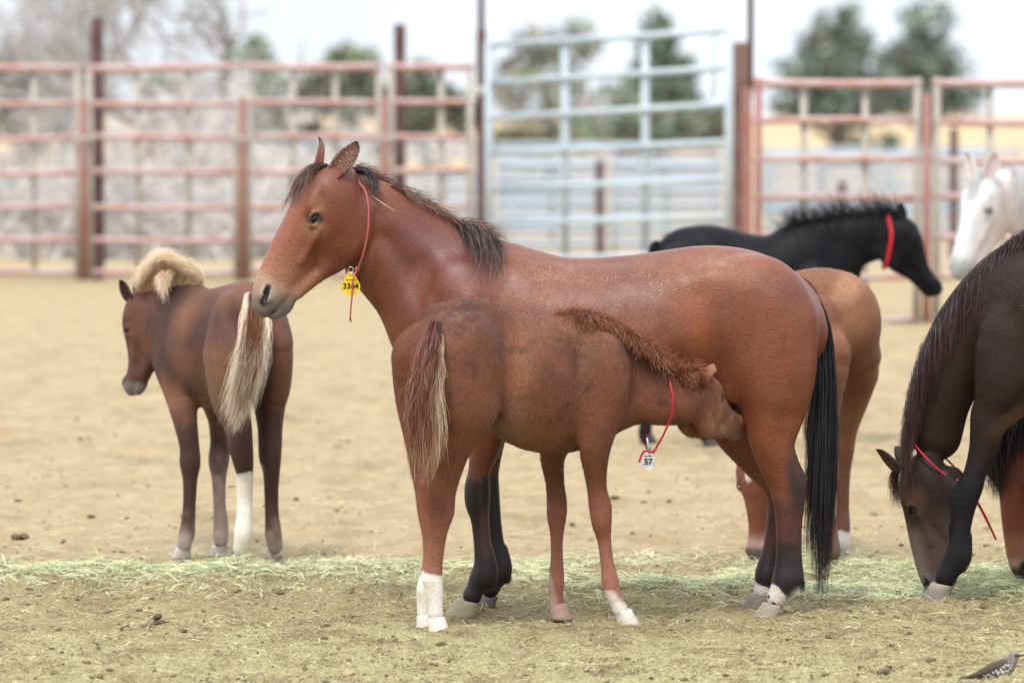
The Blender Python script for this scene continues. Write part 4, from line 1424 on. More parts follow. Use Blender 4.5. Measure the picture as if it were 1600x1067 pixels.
fuzz(mare.root, mare.V, mare.Q, np.ones_like(mare.C) * np.array([0.46, 0.36, 0.24]), mare.off, 3000, 0.008, 0.0022, (0.8, 0, -0.6), 0.12, 0.4, mare_dust)
fuzz(mare.root, mare.V, mare.Q, mare.C, mare.off, 100000, 0.013, 0.0016, (0.8, 0, -0.6), 0.10, 0.42, lambda c: (c[:, 2] > 0.5) * 1.0 + 0.15)


def mare_hair():
    H = mare
    P = H.P
    tc = hair_col((0.010, 0.009, 0.011), (0.016, 0.013, 0.016), 0.5)
    G = [[P(1246, 444, 0), P(1264, 480, .0), P(1271, 540, -.02), P(1270, 620, -.05), P(1266, 700, -.06), P(1262, 790, -.06), P(1259, 850, -.06)],
         [P(1248, 441, 0), P(1272, 478, .0), P(1283, 540, -.01), P(1283, 620, -.04), P(1279, 710, -.06), P(1275, 800, -.06), P(1275, 915, -.06)],
         [P(1250, 440, 0), P(1280, 476, .0), P(1293, 540, .0), P(1296, 620, -.03), P(1293, 720, -.05), P(1290, 820, -.05), P(1283, 946, -.05)],
         [P(1251, 440, 0), P(1285, 482, .0), P(1299, 550, .0), P(1303, 630, -.02), P(1302, 720, -.04), P(1298, 800, -.04), P(1291, 890, -.04)]]
    strands('tail', H.root, G, 3000, tc, 0.0024, 0.010, 0.016, 0.007, 12, (0.62, 1.0), 0.010, H.off)
    # brown short hair at the tail head
    G = [[P(1232, 432, -.02), P(1262, 455, -.03), P(1276, 490, -.03)], [P(1236, 428, .03), P(1268, 447, .03), P(1285, 480, .03)]]
    strands('tail_head_hair', H.root, G, 350, hair_col((0.16, 0.07, 0.04), (0.06, 0.03, 0.02)), 0.0022, 0.016, 0.010, 0.003, 6, (0.6, 1), 0, H.off)
    # dock core so the root is full
    # mane along the crest (falls to the far side) and the lock on the near side
    mc = hair_col((0.09, 0.040, 0.028), (0.17, 0.085, 0.055), 0.45)
    crest = [(546, 258), (560, 263), (585, 277), (612, 292), (640, 306), (670, 324), (700, 344), (722, 362), (745, 374)]
    G = []
    for (a, b) in crest:
        G.append([P(a, b + 10, 0.0), P(a + 9, b + 3, .02), P(a + 26, b + 11, .05), P(a + 42, b + 30, .11)])
    strands('mane', H.root, G, 1300, mc, 0.0022, 0.012, 0.024, 0.010, 8, (0.3, 1.0), 0.016, H.off)
    G = []
    for (a, b) in [(600, 288), (640, 308), (680, 330), (710, 352)]:
        G.append([P(a, b + 4, -.01), P(a + 14, b + 1, -.03), P(a + 34, b + 13, -.055), P(a + 48, b + 28, -.075)])
    strands('mane', H.root, G, 420, hair_col((0.12, 0.055, 0.04), (0.24, 0.13, 0.085), 0.4), 0.002, 0.010, 0.012, 0.006, 8, (0.4, 1.0), 0.006, H.off)
    G = [[P(706, 350, 0), P(716, 352, -.05), P(728, 368, -.11), P(738, 398, -.165), P(742, 436, -.20)],
         [P(722, 352, 0), P(736, 356, -.06), P(748, 378, -.13), P(752, 408, -.185), P(752, 430, -.21)],
         [P(742, 364, 0), P(756, 366, -.07), P(766, 384, -.14), P(770, 410, -.195), P(764, 428, -.22)],
         [P(760, 372, 0), P(776, 374, -.07), P(786, 388, -.14), P(786, 408, -.19), P(776, 425, -.22)]]
    strands('mane', H.root, G, 520, hair_col((0.035, 0.022, 0.022), (0.12, 0.075, 0.065), 0.6), 0.0022, 0.018, 0.020, 0.012, 9, (0.35, 1.0), 0.022, H.off)
    G = [[P(735, 360, 0), P(760, 358, -.03), P(785, 372, -.07), P(798, 392, -.12)], [P(705, 348, 0), P(730, 346, -.02), P(755, 358, -.06), P(776, 380, -.12)]]
    strands('mane', H.root, G, 220, hair_col((0.12, 0.06, 0.04), (0.22, 0.12, 0.08), 0.4), 0.0018, 0.018, 0.03, 0.01, 8, (0.4, 1.0), 0.01, H.off)
    hd = mare_head
    q = hd.P
    # forelock
    G = [[q(2, 30, -2), q(14, 46, -8), q(32, 50, -18), q(54, 46, -28), q(72, 38, -36)],
         [q(2, 30, 0), q(14, 48, 2), q(36, 53, 2), q(66, 52, 6), q(98, 50, 8)],
         [q(2, 30, 4), q(14, 46, 10), q(36, 51, 16), q(62, 49, 20), q(86, 45, 22)]]
    strands('forelock', H.root, G, 520, hair_col((0.060, 0.028, 0.022), (0.20, 0.11, 0.075), 0.45), 0.0020, 0.012, 0.014, 0.007, 9, (0.35, 1.0), 0.010, H.off)
    # dark tuft behind the near ear
    G = [[P(556, 268, -.03), P(572, 272, -.07), P(582, 290, -.09), P(580, 314, -.10)], [P(560, 264, -.02), P(580, 270, -.06), P(592, 288, -.08), P(590, 305, -.10)]]
    strands('mane', H.root, G, 220, hair_col((0.03, 0.02, 0.02), (0.06, 0.045, 0.045), 0.4), 0.0022, 0.008, 0.010, 0.004, 8, (0.5, 1.0), 0.005, H.off)
    # feathers on the fetlocks
    fc = hair_col(BLACK, (0.02, 0.016, 0.016), 0.3)
    for (a, b, d) in ((768, 900, -.135), (792, 893, .135), (1250, 905, -.14)):
        G = [[P(a - 4, b - 6, d - .02), P(a + 4, b + 6, d - .02), P(a + 2, b + 22, d - .02)], [P(a - 4, b - 6, d + .02), P(a + 4, b + 6, d + .02), P(a + 2, b + 20, d + .02)]]
        strands('fetlock_hair', H.root, G, 160, fc, 0.0018, 0.010, 0.012, 0.003, 5, (0.5, 1), 0, H.off)
    # sparse whiskers of straw stuck to the coat near the crest
    sc_ = simple_mat('straw_bit', (0.55, 0.45, 0.28), 0.7)
    V, Q = tube_mesh([P(580, 306, -.093), P(600, 319, -.105), P(617, 330, -.118)], 0.0016, 5)
    st = link('straw_stem', mesh_py('straw_stem', V, Q, H.off), sc_, None); st.location = tuple(H.off)
    tag(st, 'pale straw stem stuck on the bay mare\'s upper neck', 'straw')
    root, c = loop_cord('neck_cord', [(561, 286, -.085), (571, 300, -.12), (576, 330, -.145), (574, 368, -.15), (566, 402, -.135), (557, 424, -.10), (545, 432, -.01), (540, 415, .07), (545, 370, .09), (552, 320, .09), (556, 285, .06), (558, 272, 0)],
                        0.0042, 'faded pink cord with round yellow tag 3364 on the bay mare\'s neck', M_CORD_PINK, P)
    tag_disc(root, c, P(548, 424, -.105), 0.074, 0.094, '3364', M_TAG_Y, 0.0, 0.031)
    V, Q = tube_mesh(spline(np.array([P(560, 420, -.085), P(556, 426, -.115), P(551, 440, -.122), P(550, 462, -.12), P(548, 485, -.115), P(547, 500, -.11)]), 24), 0.0032, 7)
    link('cord_end', mesh_py('cord_end', V, Q, c), M_CORD_PINK, root)
    V, Q = ball(P(558, 421, -.10), 0.011, None, 10, 8); link('knot', mesh_py('knot', V, Q, c), M_CORD_PINK, root)
    strands('frayed_end', root, [[P(547, 498, -.11), P(546, 504, -.11)], [P(549, 498, -.11), P(549, 505, -.11)]], 25, hair_col((0.35, 0.1, 0.09), (0.4, 0.15, 0.12)), 0.0012, 0.003, 0.006, 0.001, 3, (0.6, 1), 0, c)


mare_hair()

# ================================================================== the nursing foal
FY = 21.75
FS = 0.90
D25 = norm((0.906, 0.423, 0)); L25 = np.array([-0.423, 0.906, 0.0])
foal = Horse('foal', 'fuzzy chestnut foal nursing under the bay mare, white hind feet, tail towards the camera', 'foal', at(800, 975, FY)[:2], 405.0, FY, L25, 0.0062)


def build_foal():
    H = foal
    H.ch([(714, 556, -.10, 78, 52), (746, 554, -.06, 82, 58), (790, 577, -.01, 86, 64), (840, 601, .04, 102, 72), (890, 600, .10, 105, 68), (932, 588, .14, 92, 56), (958, 600, .16, 66, 42)], 0.05)
    H.ch([(690, 490, -.11, 16, 22), (740, 482, -.06, 16, 22), (790, 498, -.01, 12, 16), (850, 508, .05, 11, 12), (900, 504, .1, 12, 12)], 0.04)
    H.ch([(905, 570, .11, 80, 44), (940, 578, .12, 74, 38), (975, 594, .12, 65, 31), (1010, 611, .12, 52, 27), (1042, 623, .12, 41, 24), (1062, 628, .12, 35, 24)], 0.05)
    H.f.ell(H.P(728, 560, -.21), (0.13, 0.08, 0.17), None, 0.05)
    H.f.ell(H.P(690, 560, -.02), (0.10, 0.08, 0.17), None, 0.05)
    H.f.ell(H.P(945, 590, .0), (0.10, 0.07, 0.17), None, 0.05)
    H.f.ell(H.P(965, 630, .10), (0.07, 0.10, 0.09), None, 0.05)
    RH = H.ch([(724, 560, -.2, 70, 36), (728, 620, -.22, 60, 36), (724, 660, -.23, 38, 28), (710, 700, -.22, 27, 22), (701, 740, -.2, 20, 17), (693, 770, -.18, 19.5, 16), (691, 800, -.17, 19, 15.5), (686, 832, -.16, 13, 12.5), (681, 872, -.15, 11.5, 11),
               (678, 898, -.15, 13.5, 12), (677, 916, -.15, 15.5, 13.5), (680, 940, -.15, 12, 11.5), (681, 960, -.15, 12, 11.5)], 0.025)
    H.ch([(688, 725, -.22, 7, 6), (675, 760, -.22, 6.5, 7), (674, 790, -.20, 6, 6), (673, 850, -.17, 5, 5), (667, 905, -.16, 6, 7)], 0.018)
    LH = H.ch([(668, 560, -.02, 60, 34), (664, 620, .0, 48, 32), (660, 680, .0, 30, 24), (661, 730, .0, 21, 17), (665, 765, -.02, 17, 15), (667, 800, -.03, 15, 13), (670, 835, -.04, 11, 10.5), (671, 870, -.04, 10, 10), (668, 900, -.04, 12, 11.5), (664, 918, -.04, 13, 12.5),
               (662, 938, -.04, 11, 11), (663, 956, -.04, 11, 11)], 0.02)
    RF = H.ch([(935, 600, .02, 56, 27), (934, 650, .0, 39, 24), (929, 690, .0, 29, 21), (930, 730, .02, 19.5, 17), (933, 765, .04, 15.5, 14.5), (938, 792, .05, 18, 16.5), (940, 816, .05, 16, 15), (944, 844, .06, 11, 10.5), (949, 880, .06, 10.5, 10),
               (953, 906, .06, 13.5, 12.5), (956, 922, .06, 12.5, 12), (964, 940, .07, 11, 11), (970, 953, .07, 12, 11.5)], 0.025)
    LF = H.ch([(893, 620, .2, 54, 26), (880, 668, .24, 32, 22), (864, 710, .28, 21, 17), (867, 752, .3, 15, 14), (870, 782, .31, 16, 14.5), (870, 805, .31, 16, 14.5), (870, 832, .31, 11, 10.5), (870, 862, .31, 9.5, 9.5), (870, 893, .31, 11.5, 11),
               (869, 912, .31, 12.5, 12), (869, 928, .31, 11, 11), (870, 942, .31, 12, 11.5)], 0.025)
    H.f.dent([H.P(793, 640, -.17), H.P(778, 675, -.19), H.P(762, 705, -.17)], 0.03, 0.012)
    H.f.dent([H.P(800, 500, -.15), H.P(808, 570, -.19), H.P(800, 620, -.2)], 0.05, 0.018)
    H.f.dent([H.P(700, 640, -.25), H.P(692, 700, -.22)], 0.02, 0.006)
    H.f.dent([H.P(683, 520, -.2), H.P(685, 620, -.18)], 0.025, 0.012)
    H.f.dent([H.P(905, 560, -.05), H.P(892, 640, -.04), H.P(895, 690, 0)], 0.025, 0.010)
    H.f.dent([H.P(965, 560, .02), H.P(985, 620, .02), H.P(978, 670, .02)], 0.022, 0.010)
    H.f.dent([H.P(885, 700, .0), H.P(900, 700, .0)], 0.03, 0.01)
    H.f.dent([H.P(704, 775, -.23), H.P(700, 800, -.22)], 0.02, 0.004)
    hd = Head(at(1074, 605, FY + .15), (0.57, 0.82), 26, 0.71, roll=0, foal=3)
    hd.build(H.f, False)
    H.finish((0.150, 0.050, 0.024), mat=M_COAT_FUZZY)
    V = H.V; u, v = H.uv
    DK = (0.052, 0.020, 0.010); RD = (0.24, 0.085, 0.045)
    nz = fbm(V, 5, 4, 3)
    H.mix((0.20, 0.075, 0.036), 0.5 * sstep(0, 0.5, fbm(V, 3, 3, 12)))
    H.dab(750, 520, 55, 60, DK, 0.45, 0, 0.8)
    H.dab(705, 480, 50, 16, DK, 0.35, 0, 0.8)
    H.dab(885, 560, 62, 60, DK, 0.5, 20, 0.8)
    H.dab(1010, 565, 40, 20, DK, 0.75, 40, 0.9)
    H.dab(812, 560, 22, 62, (0.24, 0.10, 0.05), 0.75, 4, 0.9)
    H.dab(830, 690, 80, 22, (0.20, 0.085, 0.045), 0.7, 0, 0.9)
    H.dab(800, 660, 30, 28, (0.22, 0.13, 0.085), 0.5, 0, 0.9)
    H.mix((0.23, 0.085, 0.045), 0.4 * sstep(0.05, 0.45, nz) * sstep(760, 600, v))
    H.mix(DK, 0.5 * sstep(0.15, 0.5, fbm(V, 14, 3, 41)) * (v < 660) * (u > 700))
    for P, r in ((RH, .12), (LH, .10), (RF, .12), (LF, .10)):
        H.legpaint(P, r, 0.25, 0.45, (0.235, 0.088, 0.052), 0.85)
        H.legpaint(P, r, 0.52, 0.66, (0.30, 0.125, 0.082), 0.7)
    H.dab3(H.P(686, 790, -.24), (.05, .05, .05), (0.11, 0.04, 0.025), 0.5)
    W = (0.76, 0.71, 0.62)
    H.legpaint(RH, 0.11, 0.735, 0.755, W, 0.96, 0.02)
    H.legpaint(LH, 0.09, 0.73, 0.75, W, 0.93, 0.02)
    H.mix((0.50, 0.40, 0.28), 0.55 * sstep(0.05, 0.5, fbm(V, 16, 3, 61)) * (v > 905) * (u < 705))
    H.mix((0.55, 0.38, 0.30), 0.4 * (v > 960) * (u < 705))
    dR, tR = near(V, RF); dL, tL = near(V, LF)
    wR = sstep(0.79, 0.84, tR + 0.05 * nz) * (dR < .09)
    H.mix(W, 0.9 * wR * sstep(0.01, -0.012, (V - RF[9]) @ np.array([0.8, -0.3, 0.45]) + 0.01 * nz))
    H.mix((0.58, 0.50, 0.43), 0.75 * sstep(0.93, 0.97, tR) * (dR < .09))
    H.mix((0.50, 0.36, 0.28), 0.6 * sstep(0.70, 0.78, tL) * (dL < .08) * sstep(0.0, -0.02, (V - LF[9]) @ np.array([1, 0, 0.2])))
    inh = ((V - hd.P(110, 0, 0)) ** 2).sum(1) < 0.26 ** 2
    sv = ((V - hd.o) @ hd.e) / hd.sc; fh = ((V - hd.o) @ hd.n) / hd.sc; lw = ((V - hd.o) @ hd.l) / hd.sc
    H.mix((0.25, 0.105, 0.055), 0.7 * inh * sstep(20, 60, sv))
    H.mix((0.20, 0.10, 0.06), 0.6 * inh * sstep(120, 170, sv))
    H.mix((0.34, 0.19, 0.11), 0.55 * inh * sstep(55, 85, sv) * sstep(-0.1, 0.3, fbm(V, 26, 3, 19)))
    H.dab3(hd.P(86, 15, 39), (0.024, 0.022, 0.020), (0.11, 0.05, 0.03), .8, 1.0)
    H.dab3(hd.P(86, 15, 39), (0.017, 0.013, 0.014), (0.008, 0.006, 0.006), .95, .6)
    H.mix((0.62, 0.55, 0.48), 0.9 * inh * (fh > 30) * (np.abs(lw) < 12) * sstep(25, 35, sv))
    dust = 0.8 * np.exp(-((u - 712) / 40) ** 2 - ((v - 495) / 40) ** 2) + .5 * np.exp(-((u - 880) / 60) ** 2 - ((v - 530) / 30) ** 2)
    H.mix((0.34, 0.24, 0.17), 0.22 * dust * sstep(-0.1, 0.5, fbm(V, 30, 3, 8)))
    H.body(dust)
    hd.eyes(H.root, H.off)
    hd.ear(H.root, H.off, 1, 66, 26, 0.0, 1.3, 0.95, (0.20, 0.08, 0.045), (0.03, 0.015, 0.012), tipf=1.1, mat=M_COAT_FUZZY, base_sh=(22, 26), fwd=0.2)
    hd.ear(H.root, H.off, -1, 40, 13, 0.35, 0.9, 0.6, (0.20, 0.08, 0.045), (0.03, 0.015, 0.012), tipf=1.1, mat=M_COAT_FUZZY)
    for P, toe, c, sz in ((RH, (0.5, -0.8), (0.66, 0.58, 0.48), .72), (LH, (0.3, -0.7), (0.62, 0.55, 0.46), .70), (RF, (0.95, 0.25), (0.66, 0.60, 0.52), .78), (LF, (0.5, -0.6), (0.34, 0.22, 0.17), .76)):
        hoof(H.root, H.off, P[-1], toe, sz, c, -0.006, 0.085)
    return hd


foal_head = build_foal()
fuzz(foal.root, foal.V, foal.Q, foal.C, foal.off, 120000, 0.018, 0.0020, (-0.2, 0, -1), 0.20, 0.55, lambda c: (c[:, 2] > 0.45) * 1.0 + 0.25)


def foal_hair():
    H = foal; P = H.P
    def tcol(r, t, f, C):
        core = lerp_col((0.12, 0.036, 0.022), (0.27, 0.10, 0.055), t)
        blond = lerp_col((0.58, 0.42, 0.26), (0.70, 0.56, 0.38), t)
        w = np.clip((f - 0.80) / 0.12, 0, 1) * 0.85
        w = np.maximum(w[:, None] * (t > 0.18), 0.7 * sstep(0.8, 1.0, t) * (r > 0.7)[:, None])
        dk = (r < 0.25)[:, None, None] * 0.5
        return (core * (1 - w[..., None]) + blond * w[..., None]) * (1 - dk * (1 - w[..., None])) * (0.75 + 0.5 * r[:, None, None])
    G = [[P(676, 506, -.30), P(660, 550, -.37), P(644, 610, -.40), P(641, 670, -.40), P(650, 740, -.38)],
         [P(680, 504, -.30), P(670, 550, -.38), P(657, 610, -.42), P(656, 680, -.42), P(660, 755, -.40)],
         [P(684, 504, -.30), P(680, 550, -.38), P(671, 610, -.42), P(671, 680, -.42), P(668, 745, -.40)],
         [P(687, 508, -.28), P(688, 550, -.36), P(682, 610, -.41), P(686, 680, -.41), P(678, 730, -.39)]]
    strands('tail', H.root, G, 2600, tcol, 0.0020, 0.014, 0.013, 0.017, 12, (0.45, 1.0), 0.015, H.off)
    mc = hair_col((0.13, 0.042, 0.022), (0.32, 0.118, 0.054), 0.5)
    cr = [(862, 502, .08), (890, 500, .10), (920, 506, .12), (950, 518, .12), (980, 536, .12), (1010, 557, .12), (1035, 574, .12), (1058, 590, .12), (1072, 598, .12)]
    G = []
    for i, (a, b, d) in enumerate(cr):
        q = 0.62 if i == 0 else 1.0
        G.append([P(a, b + 8, d), P(a + 3, b - 6 * q, d - .01), P(a + 9, b - 14 * q, d - .02), P(a + 18, b - 19 * q, d - .03)])
    strands('mane', H.root, G, 7500, mc, 0.0014, 0.020, 0.026, 0.006, 6, (0.25, 1.0), 0.009, H.off)
    G = []
    for i, (a, b, d) in enumerate(cr[1:7]):
        q = min(1.0, .35 + i * .15)
        G.append([P(a, b + 2, d), P(a + 8, b - 6, d - .06), P(a + 13, b + 3 * q, d - .10), P(a + 16, b + 16 * q, d - .12)])
    strands('mane', H.root, G, 2200, mc, 0.0014, 0.026, 0.030, 0.007, 6, (0.25, 1.0), 0.010, H.off)
    G = [[P(1066, 592, .12), P(1080, 572, .10), P(1090, 562, .08)], [P(1076, 590, .12), P(1092, 580, .10), P(1108, 578, .08)], [P(1066, 592, .08), P(1074, 596, .04), P(1080, 606, .02)]]
    strands('forelock', H.root, G, 700, mc, 0.0017, 0.022, 0.024, 0.008, 6, (0.4, 1.0), 0.010, H.off)
    P = H.P
    root, c = loop_cord('neck_cord', [(1047, 598, .03), (1051, 620, .01), (1050, 645, .02), (1040, 672, .05), (1026, 698, .08), (1016, 712, .14), (1010, 700, .22), (1008, 675, .30), (1020, 640, .36), (1035, 605, .34), (1046, 588, .25)],
                        0.0042, 'red cord with a small white tag numbered 57 hanging from the nursing foal\'s neck', M_CORD_RED, P)
    tag_disc(root, c, P(1013, 700, .10), 0.062, 0.085, '57', M_TAG_W, 0.0, 0.032)
    V, Q = tube_mesh(spline(np.array([P(1026, 700, .08), P(1018, 706, .07), P(1008, 704, .07), P(1002, 712, .07), P(999, 722, .07)]), 16), 0.0045, 7)
    link('cord_end', mesh_py('cord_end', V, Q, c), M_CORD_RED, root)
    V, Q = tube_mesh(spline(np.array([P(1011, 684, .09), P(1012, 692, .085), P(1013, 702, .085)]), 8), 0.005, 7)
    link('clip', mesh_py('clip', V, Q, c), M_STEEL, root)


foal_hair()

# ================================================================== the brown foal on the left, seen from behind
LY = 24.3
LL = norm((0.87, 0.5, 0))
lf = Horse('foal', 'dark brown foal with a blond mane and tail standing alone, seen from behind', 'foal', at(355, 875, LY)[:2], 366.0, LY, LL, 0.007)


def build_left_foal():
    H = lf
    H.ch([(390, 522, -.14, 82, 53), (373, 526, -.05, 84, 56), (342, 540, .08, 91, 58), (314, 545, .22, 92, 58), (292, 537, .34, 84, 48), (278, 532, .42, 62, 38)], 0.05)
    H.f.ell(H.P(420, 525, -.16), (0.065, 0.13, 0.20), None, 0.05)
    H.f.ell(H.P(355, 530, -.22), (0.08, 0.14, 0.20), None, 0.05)
    NL = norm((0.45, 0.89, 0))
    H.ch([(300, 510, .32, 66, 38), (276, 500, .38, 56, 30), (256, 492, .42, 48, 26), (236, 486, .44, 42, 24)], 0.05, NL)
    RH = H.ch([(414, 540, -.2, 62, 38), (420, 590, -.2, 50, 29), (421, 623, -.2, 36, 23), (422, 664, -.22, 26, 18), (422, 698, -.24, 23, 17), (422, 715, -.24, 21, 16), (424, 740, -.22, 16, 12), (424, 770, -.2, 13, 10.5), (425, 805, -.2, 12, 10.5), (427, 832, -.2, 14, 13), (429, 846, -.19, 12, 12.5), (430, 854, -.18, 11, 12)], 0.03)
    LH = H.ch([(360, 560, -.28, 60, 36), (362, 620, -.28, 44, 29), (372, 662, -.3, 28, 20), (376, 696, -.32, 23, 18), (379, 716, -.31, 20, 16), (382, 740, -.28, 16, 13), (382, 775, -.26, 13, 12), (382, 805, -.26, 13, 12), (380, 832, -.26, 14, 14.5), (378, 848, -.25, 12, 13), (376, 856, -.24, 11, 12)], 0.03)
    LF = H.ch([(272, 560, .3, 50, 28), (283, 615, .2, 32, 24), (290, 660, .12, 22, 18), (296, 698, .1, 18, 15), (297, 722, .1, 19, 16), (297, 748, .1, 13, 11.5), (296, 785, .1, 11, 10), (294, 815, .1, 12, 11), (292, 833, .1, 13, 13), (289, 845, .09, 11, 11.5), (288, 852, .09, 11, 11.5)], 0.03)
    RF = H.ch([(335, 600, .32, 40, 28), (343, 650, .25, 25, 18), (344, 690, .22, 19, 15), (342, 718, .2, 19, 16), (342, 745, .2, 13, 11.5), (343, 785, .2, 11, 9.5), (345, 812, .2, 12, 11), (345, 832, .2, 13, 12.5), (345, 845, .2, 11, 11.5)], 0.03)
    H.f.dent([H.P(392, 520, -.38), H.P(394, 640, -.34)], 0.05, 0.02)
    H.f.dent([H.P(318, 520, .0), H.P(322, 600, -.02)], 0.06, 0.012)
    hd = Head(at(229, 466, LY + .44), (-0.86, 0.50), 80, 0.70, foal=3)
    hd.build(H.f)
    H.finish((0.135, 0.055, 0.030), mat=M_COAT_FUZZY)
    V = H.V; u, v = H.uv
    H.mix((0.045, 0.022, 0.018), 0.85 * sstep(-0.15, 0.35, fbm(V, 3.5, 3, 2)) * (v < 620))
    H.mix((0.25, 0.10, 0.045), 0.75 * sstep(-0.1, 0.35, fbm(V, 3.0, 3, 22)) * (u < 400) * (v < 640))
    H.dab(300, 470, 14, 60, (0.22, 0.095, 0.045), 0.6, 20, 0.9)
    H.dab(362, 510, 30, 62, (0.040, 0.022, 0.022), 0.65, 8, 0.9)
    H.dab(330, 500, 22, 40, (0.055, 0.028, 0.022), 0.5, 0, 0.9)
    H.dab(345, 585, 34, 36, (0.19, 0.095, 0.05), 0.6, 0, 0.9)
    H.dab(262, 455, 50, 18, (0.03, 0.016, 0.014), 0.7, 0, 0.9)
    H.dab(436, 540, 12, 60, (0.14, 0.06, 0.035), 0.6, 0, 0.9)
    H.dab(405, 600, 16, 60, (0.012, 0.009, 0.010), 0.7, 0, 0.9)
    H.dab(340, 605, 28, 30, (0.17, 0.085, 0.05), 0.5, 0, 0.9)
    H.dab(380, 440, 60, 12, (0.15, 0.06, 0.035), 0.6, 0, 0.9)
    for P in (RH, LH, LF, RF):
        H.legpaint(P, .10, .12, .3, (0.045, 0.022, 0.018), 0.85)
    pale = (0.36, 0.28, 0.23)
    H.legpaint(LF, .06, .62, .92, pale, 0.85, 0.06)
    H.legpaint(RF, .06, .30, .6, (0.26, 0.19, 0.17), 0.8, 0.08)
    H.legpaint(RF, .06, .75, .95, pale, 0.6, 0.06)
    H.legpaint(RH, .06, .70, .95, (0.34, 0.25, 0.20), 0.85, 0.06)
    H.legpaint(LH, .08, .455, .475, (0.74, 0.69, 0.60), 0.95, 0.03)
    inh = ((V - hd.P(110, 0, 0)) ** 2).sum(1) < 0.26 ** 2
    sv = ((V - hd.o) @ hd.e) / hd.sc
    H.mix((0.085, 0.038, 0.032), 0.7 * inh)
    H.mix((0.13, 0.055, 0.035), 0.6 * inh * sstep(-60, -20, ((V - hd.o) @ hd.n) / hd.sc) * (sv < 150))
    H.mix((0.22, 0.20, 0.19), 0.7 * inh * sstep(200, 222, sv))
    H.body()
    hd.eyes(H.root, H.off)
    hd.ear(H.root, H.off, -1, 60, 18, 0.0, 0.5, 0.75, (0.10, 0.045, 0.04), (0.07, 0.035, 0.03), tipf=1.1, mat=M_COAT_FUZZY, fwd=.4)
    hd.ear(H.root, H.off, 1, 50, 13, 0.0, 0.2, 0.4, (0.10, 0.045, 0.04), (0.06, 0.03, 0.03), tipf=1.1, mat=M_COAT_FUZZY)
    for P, toe, c in ((RH, (-.3, .7), (0.30, 0.24, 0.20)), (LH, (-.3, .7), (0.55, 0.5, 0.42)), (LF, (-.5, .7), (0.5, 0.45, 0.4)), (RF, (-.4, .7), (0.45, 0.4, 0.35))):
        hoof(H.root, H.off, P[-1], toe, .74, c, -0.006, 0.075)
    fuzz(H.root, H.V, H.Q, H.C, H.off, 40000, 0.013, 0.0018, (-0.2, 0, -1), 0.3, 0.35)
    P = H.P
    def tcol(r, t, f, C):
        core = lerp_col((0.22, 0.085, 0.045), (0.30, 0.13, 0.07), t); bl = lerp_col((0.84, 0.73, 0.56), (0.90, 0.82, 0.68), t)
        e = np.clip((np.abs(f - 0.5) * 2 - 0.42) / 0.2, 0, 1)[:, None]
        e = np.maximum(e * (t >= 0), sstep(0.72, 1.0, t) * (r > .3)[:, None])
        return (core * (1 - e[..., None]) + bl * e[..., None]) * (0.75 + 0.45 * r[:, None, None])
    G = [[P(386, 462, -.30), P(382, 500, -.42), P(379, 550, -.46), P(366, 600, -.46), P(352, 650, -.44)],
         [P(392, 462, -.32), P(391, 500, -.44), P(388, 550, -.48), P(376, 610, -.48), P(360, 668, -.45)],
         [P(400, 462, -.32), P(406, 500, -.44), P(402, 550, -.48), P(388, 610, -.47), P(368, 676, -.44)],
         [P(408, 464, -.30), P(417, 500, -.42), P(412, 545, -.46), P(396, 605, -.46), P(374, 660, -.43)]]
    strands('tail', H.root, G, 3000, tcol, 0.0022, 0.016, 0.018, 0.018, 12, (0.55, 1.0), 0.014, H.off, M_BLOND)
    mc = hair_col((0.70, 0.52, 0.34), (0.92, 0.80, 0.62), 0.15)
    G = [[P(220, 452, .41), P(216, 444, .39), P(212, 446, .37)], [P(238, 450, .40), P(234, 424, .38), P(222, 422, .35), P(215, 436, .33)],
         [P(258, 450, .39), P(256, 410, .37), P(248, 396, .34), P(232, 412, .31)], [P(278, 448, .37), P(280, 420, .35), P(266, 398, .32), P(248, 400, .29)],
         [P(296, 446, .34), P(302, 428, .33), P(290, 410, .31), P(270, 408, .28)], [P(308, 446, .31), P(316, 438, .30), P(310, 426, .29), P(296, 422, .27)]]
    strands('mane', H.root, G, 5600, mc, 0.0019, 0.022, 0.020, 0.005, 8, (0.3, 1.0), 0.013, H.off, M_BLOND)
    G = [[P(262, 430, .36), P(252, 432, .30), P(247, 446, .27)], [P(274, 424, .35), P(264, 432, .29), P(257, 450, .26), P(260, 472, .25)]]
    strands('mane', H.root, G, 900, mc, 0.0019, 0.020, 0.014, 0.006, 8, (0.35, 1.0), 0.012, H.off, M_BLOND)


build_left_foal()

# ================================================================== the black foal
KY = 30.5
bk = Horse('foal', 'black foal in a red neck cord standing behind the bay mare\'s back, facing right', 'foal', at(1180, 690, KY)[:2], 291.0, KY, (0, 1, 0), 0.0105)


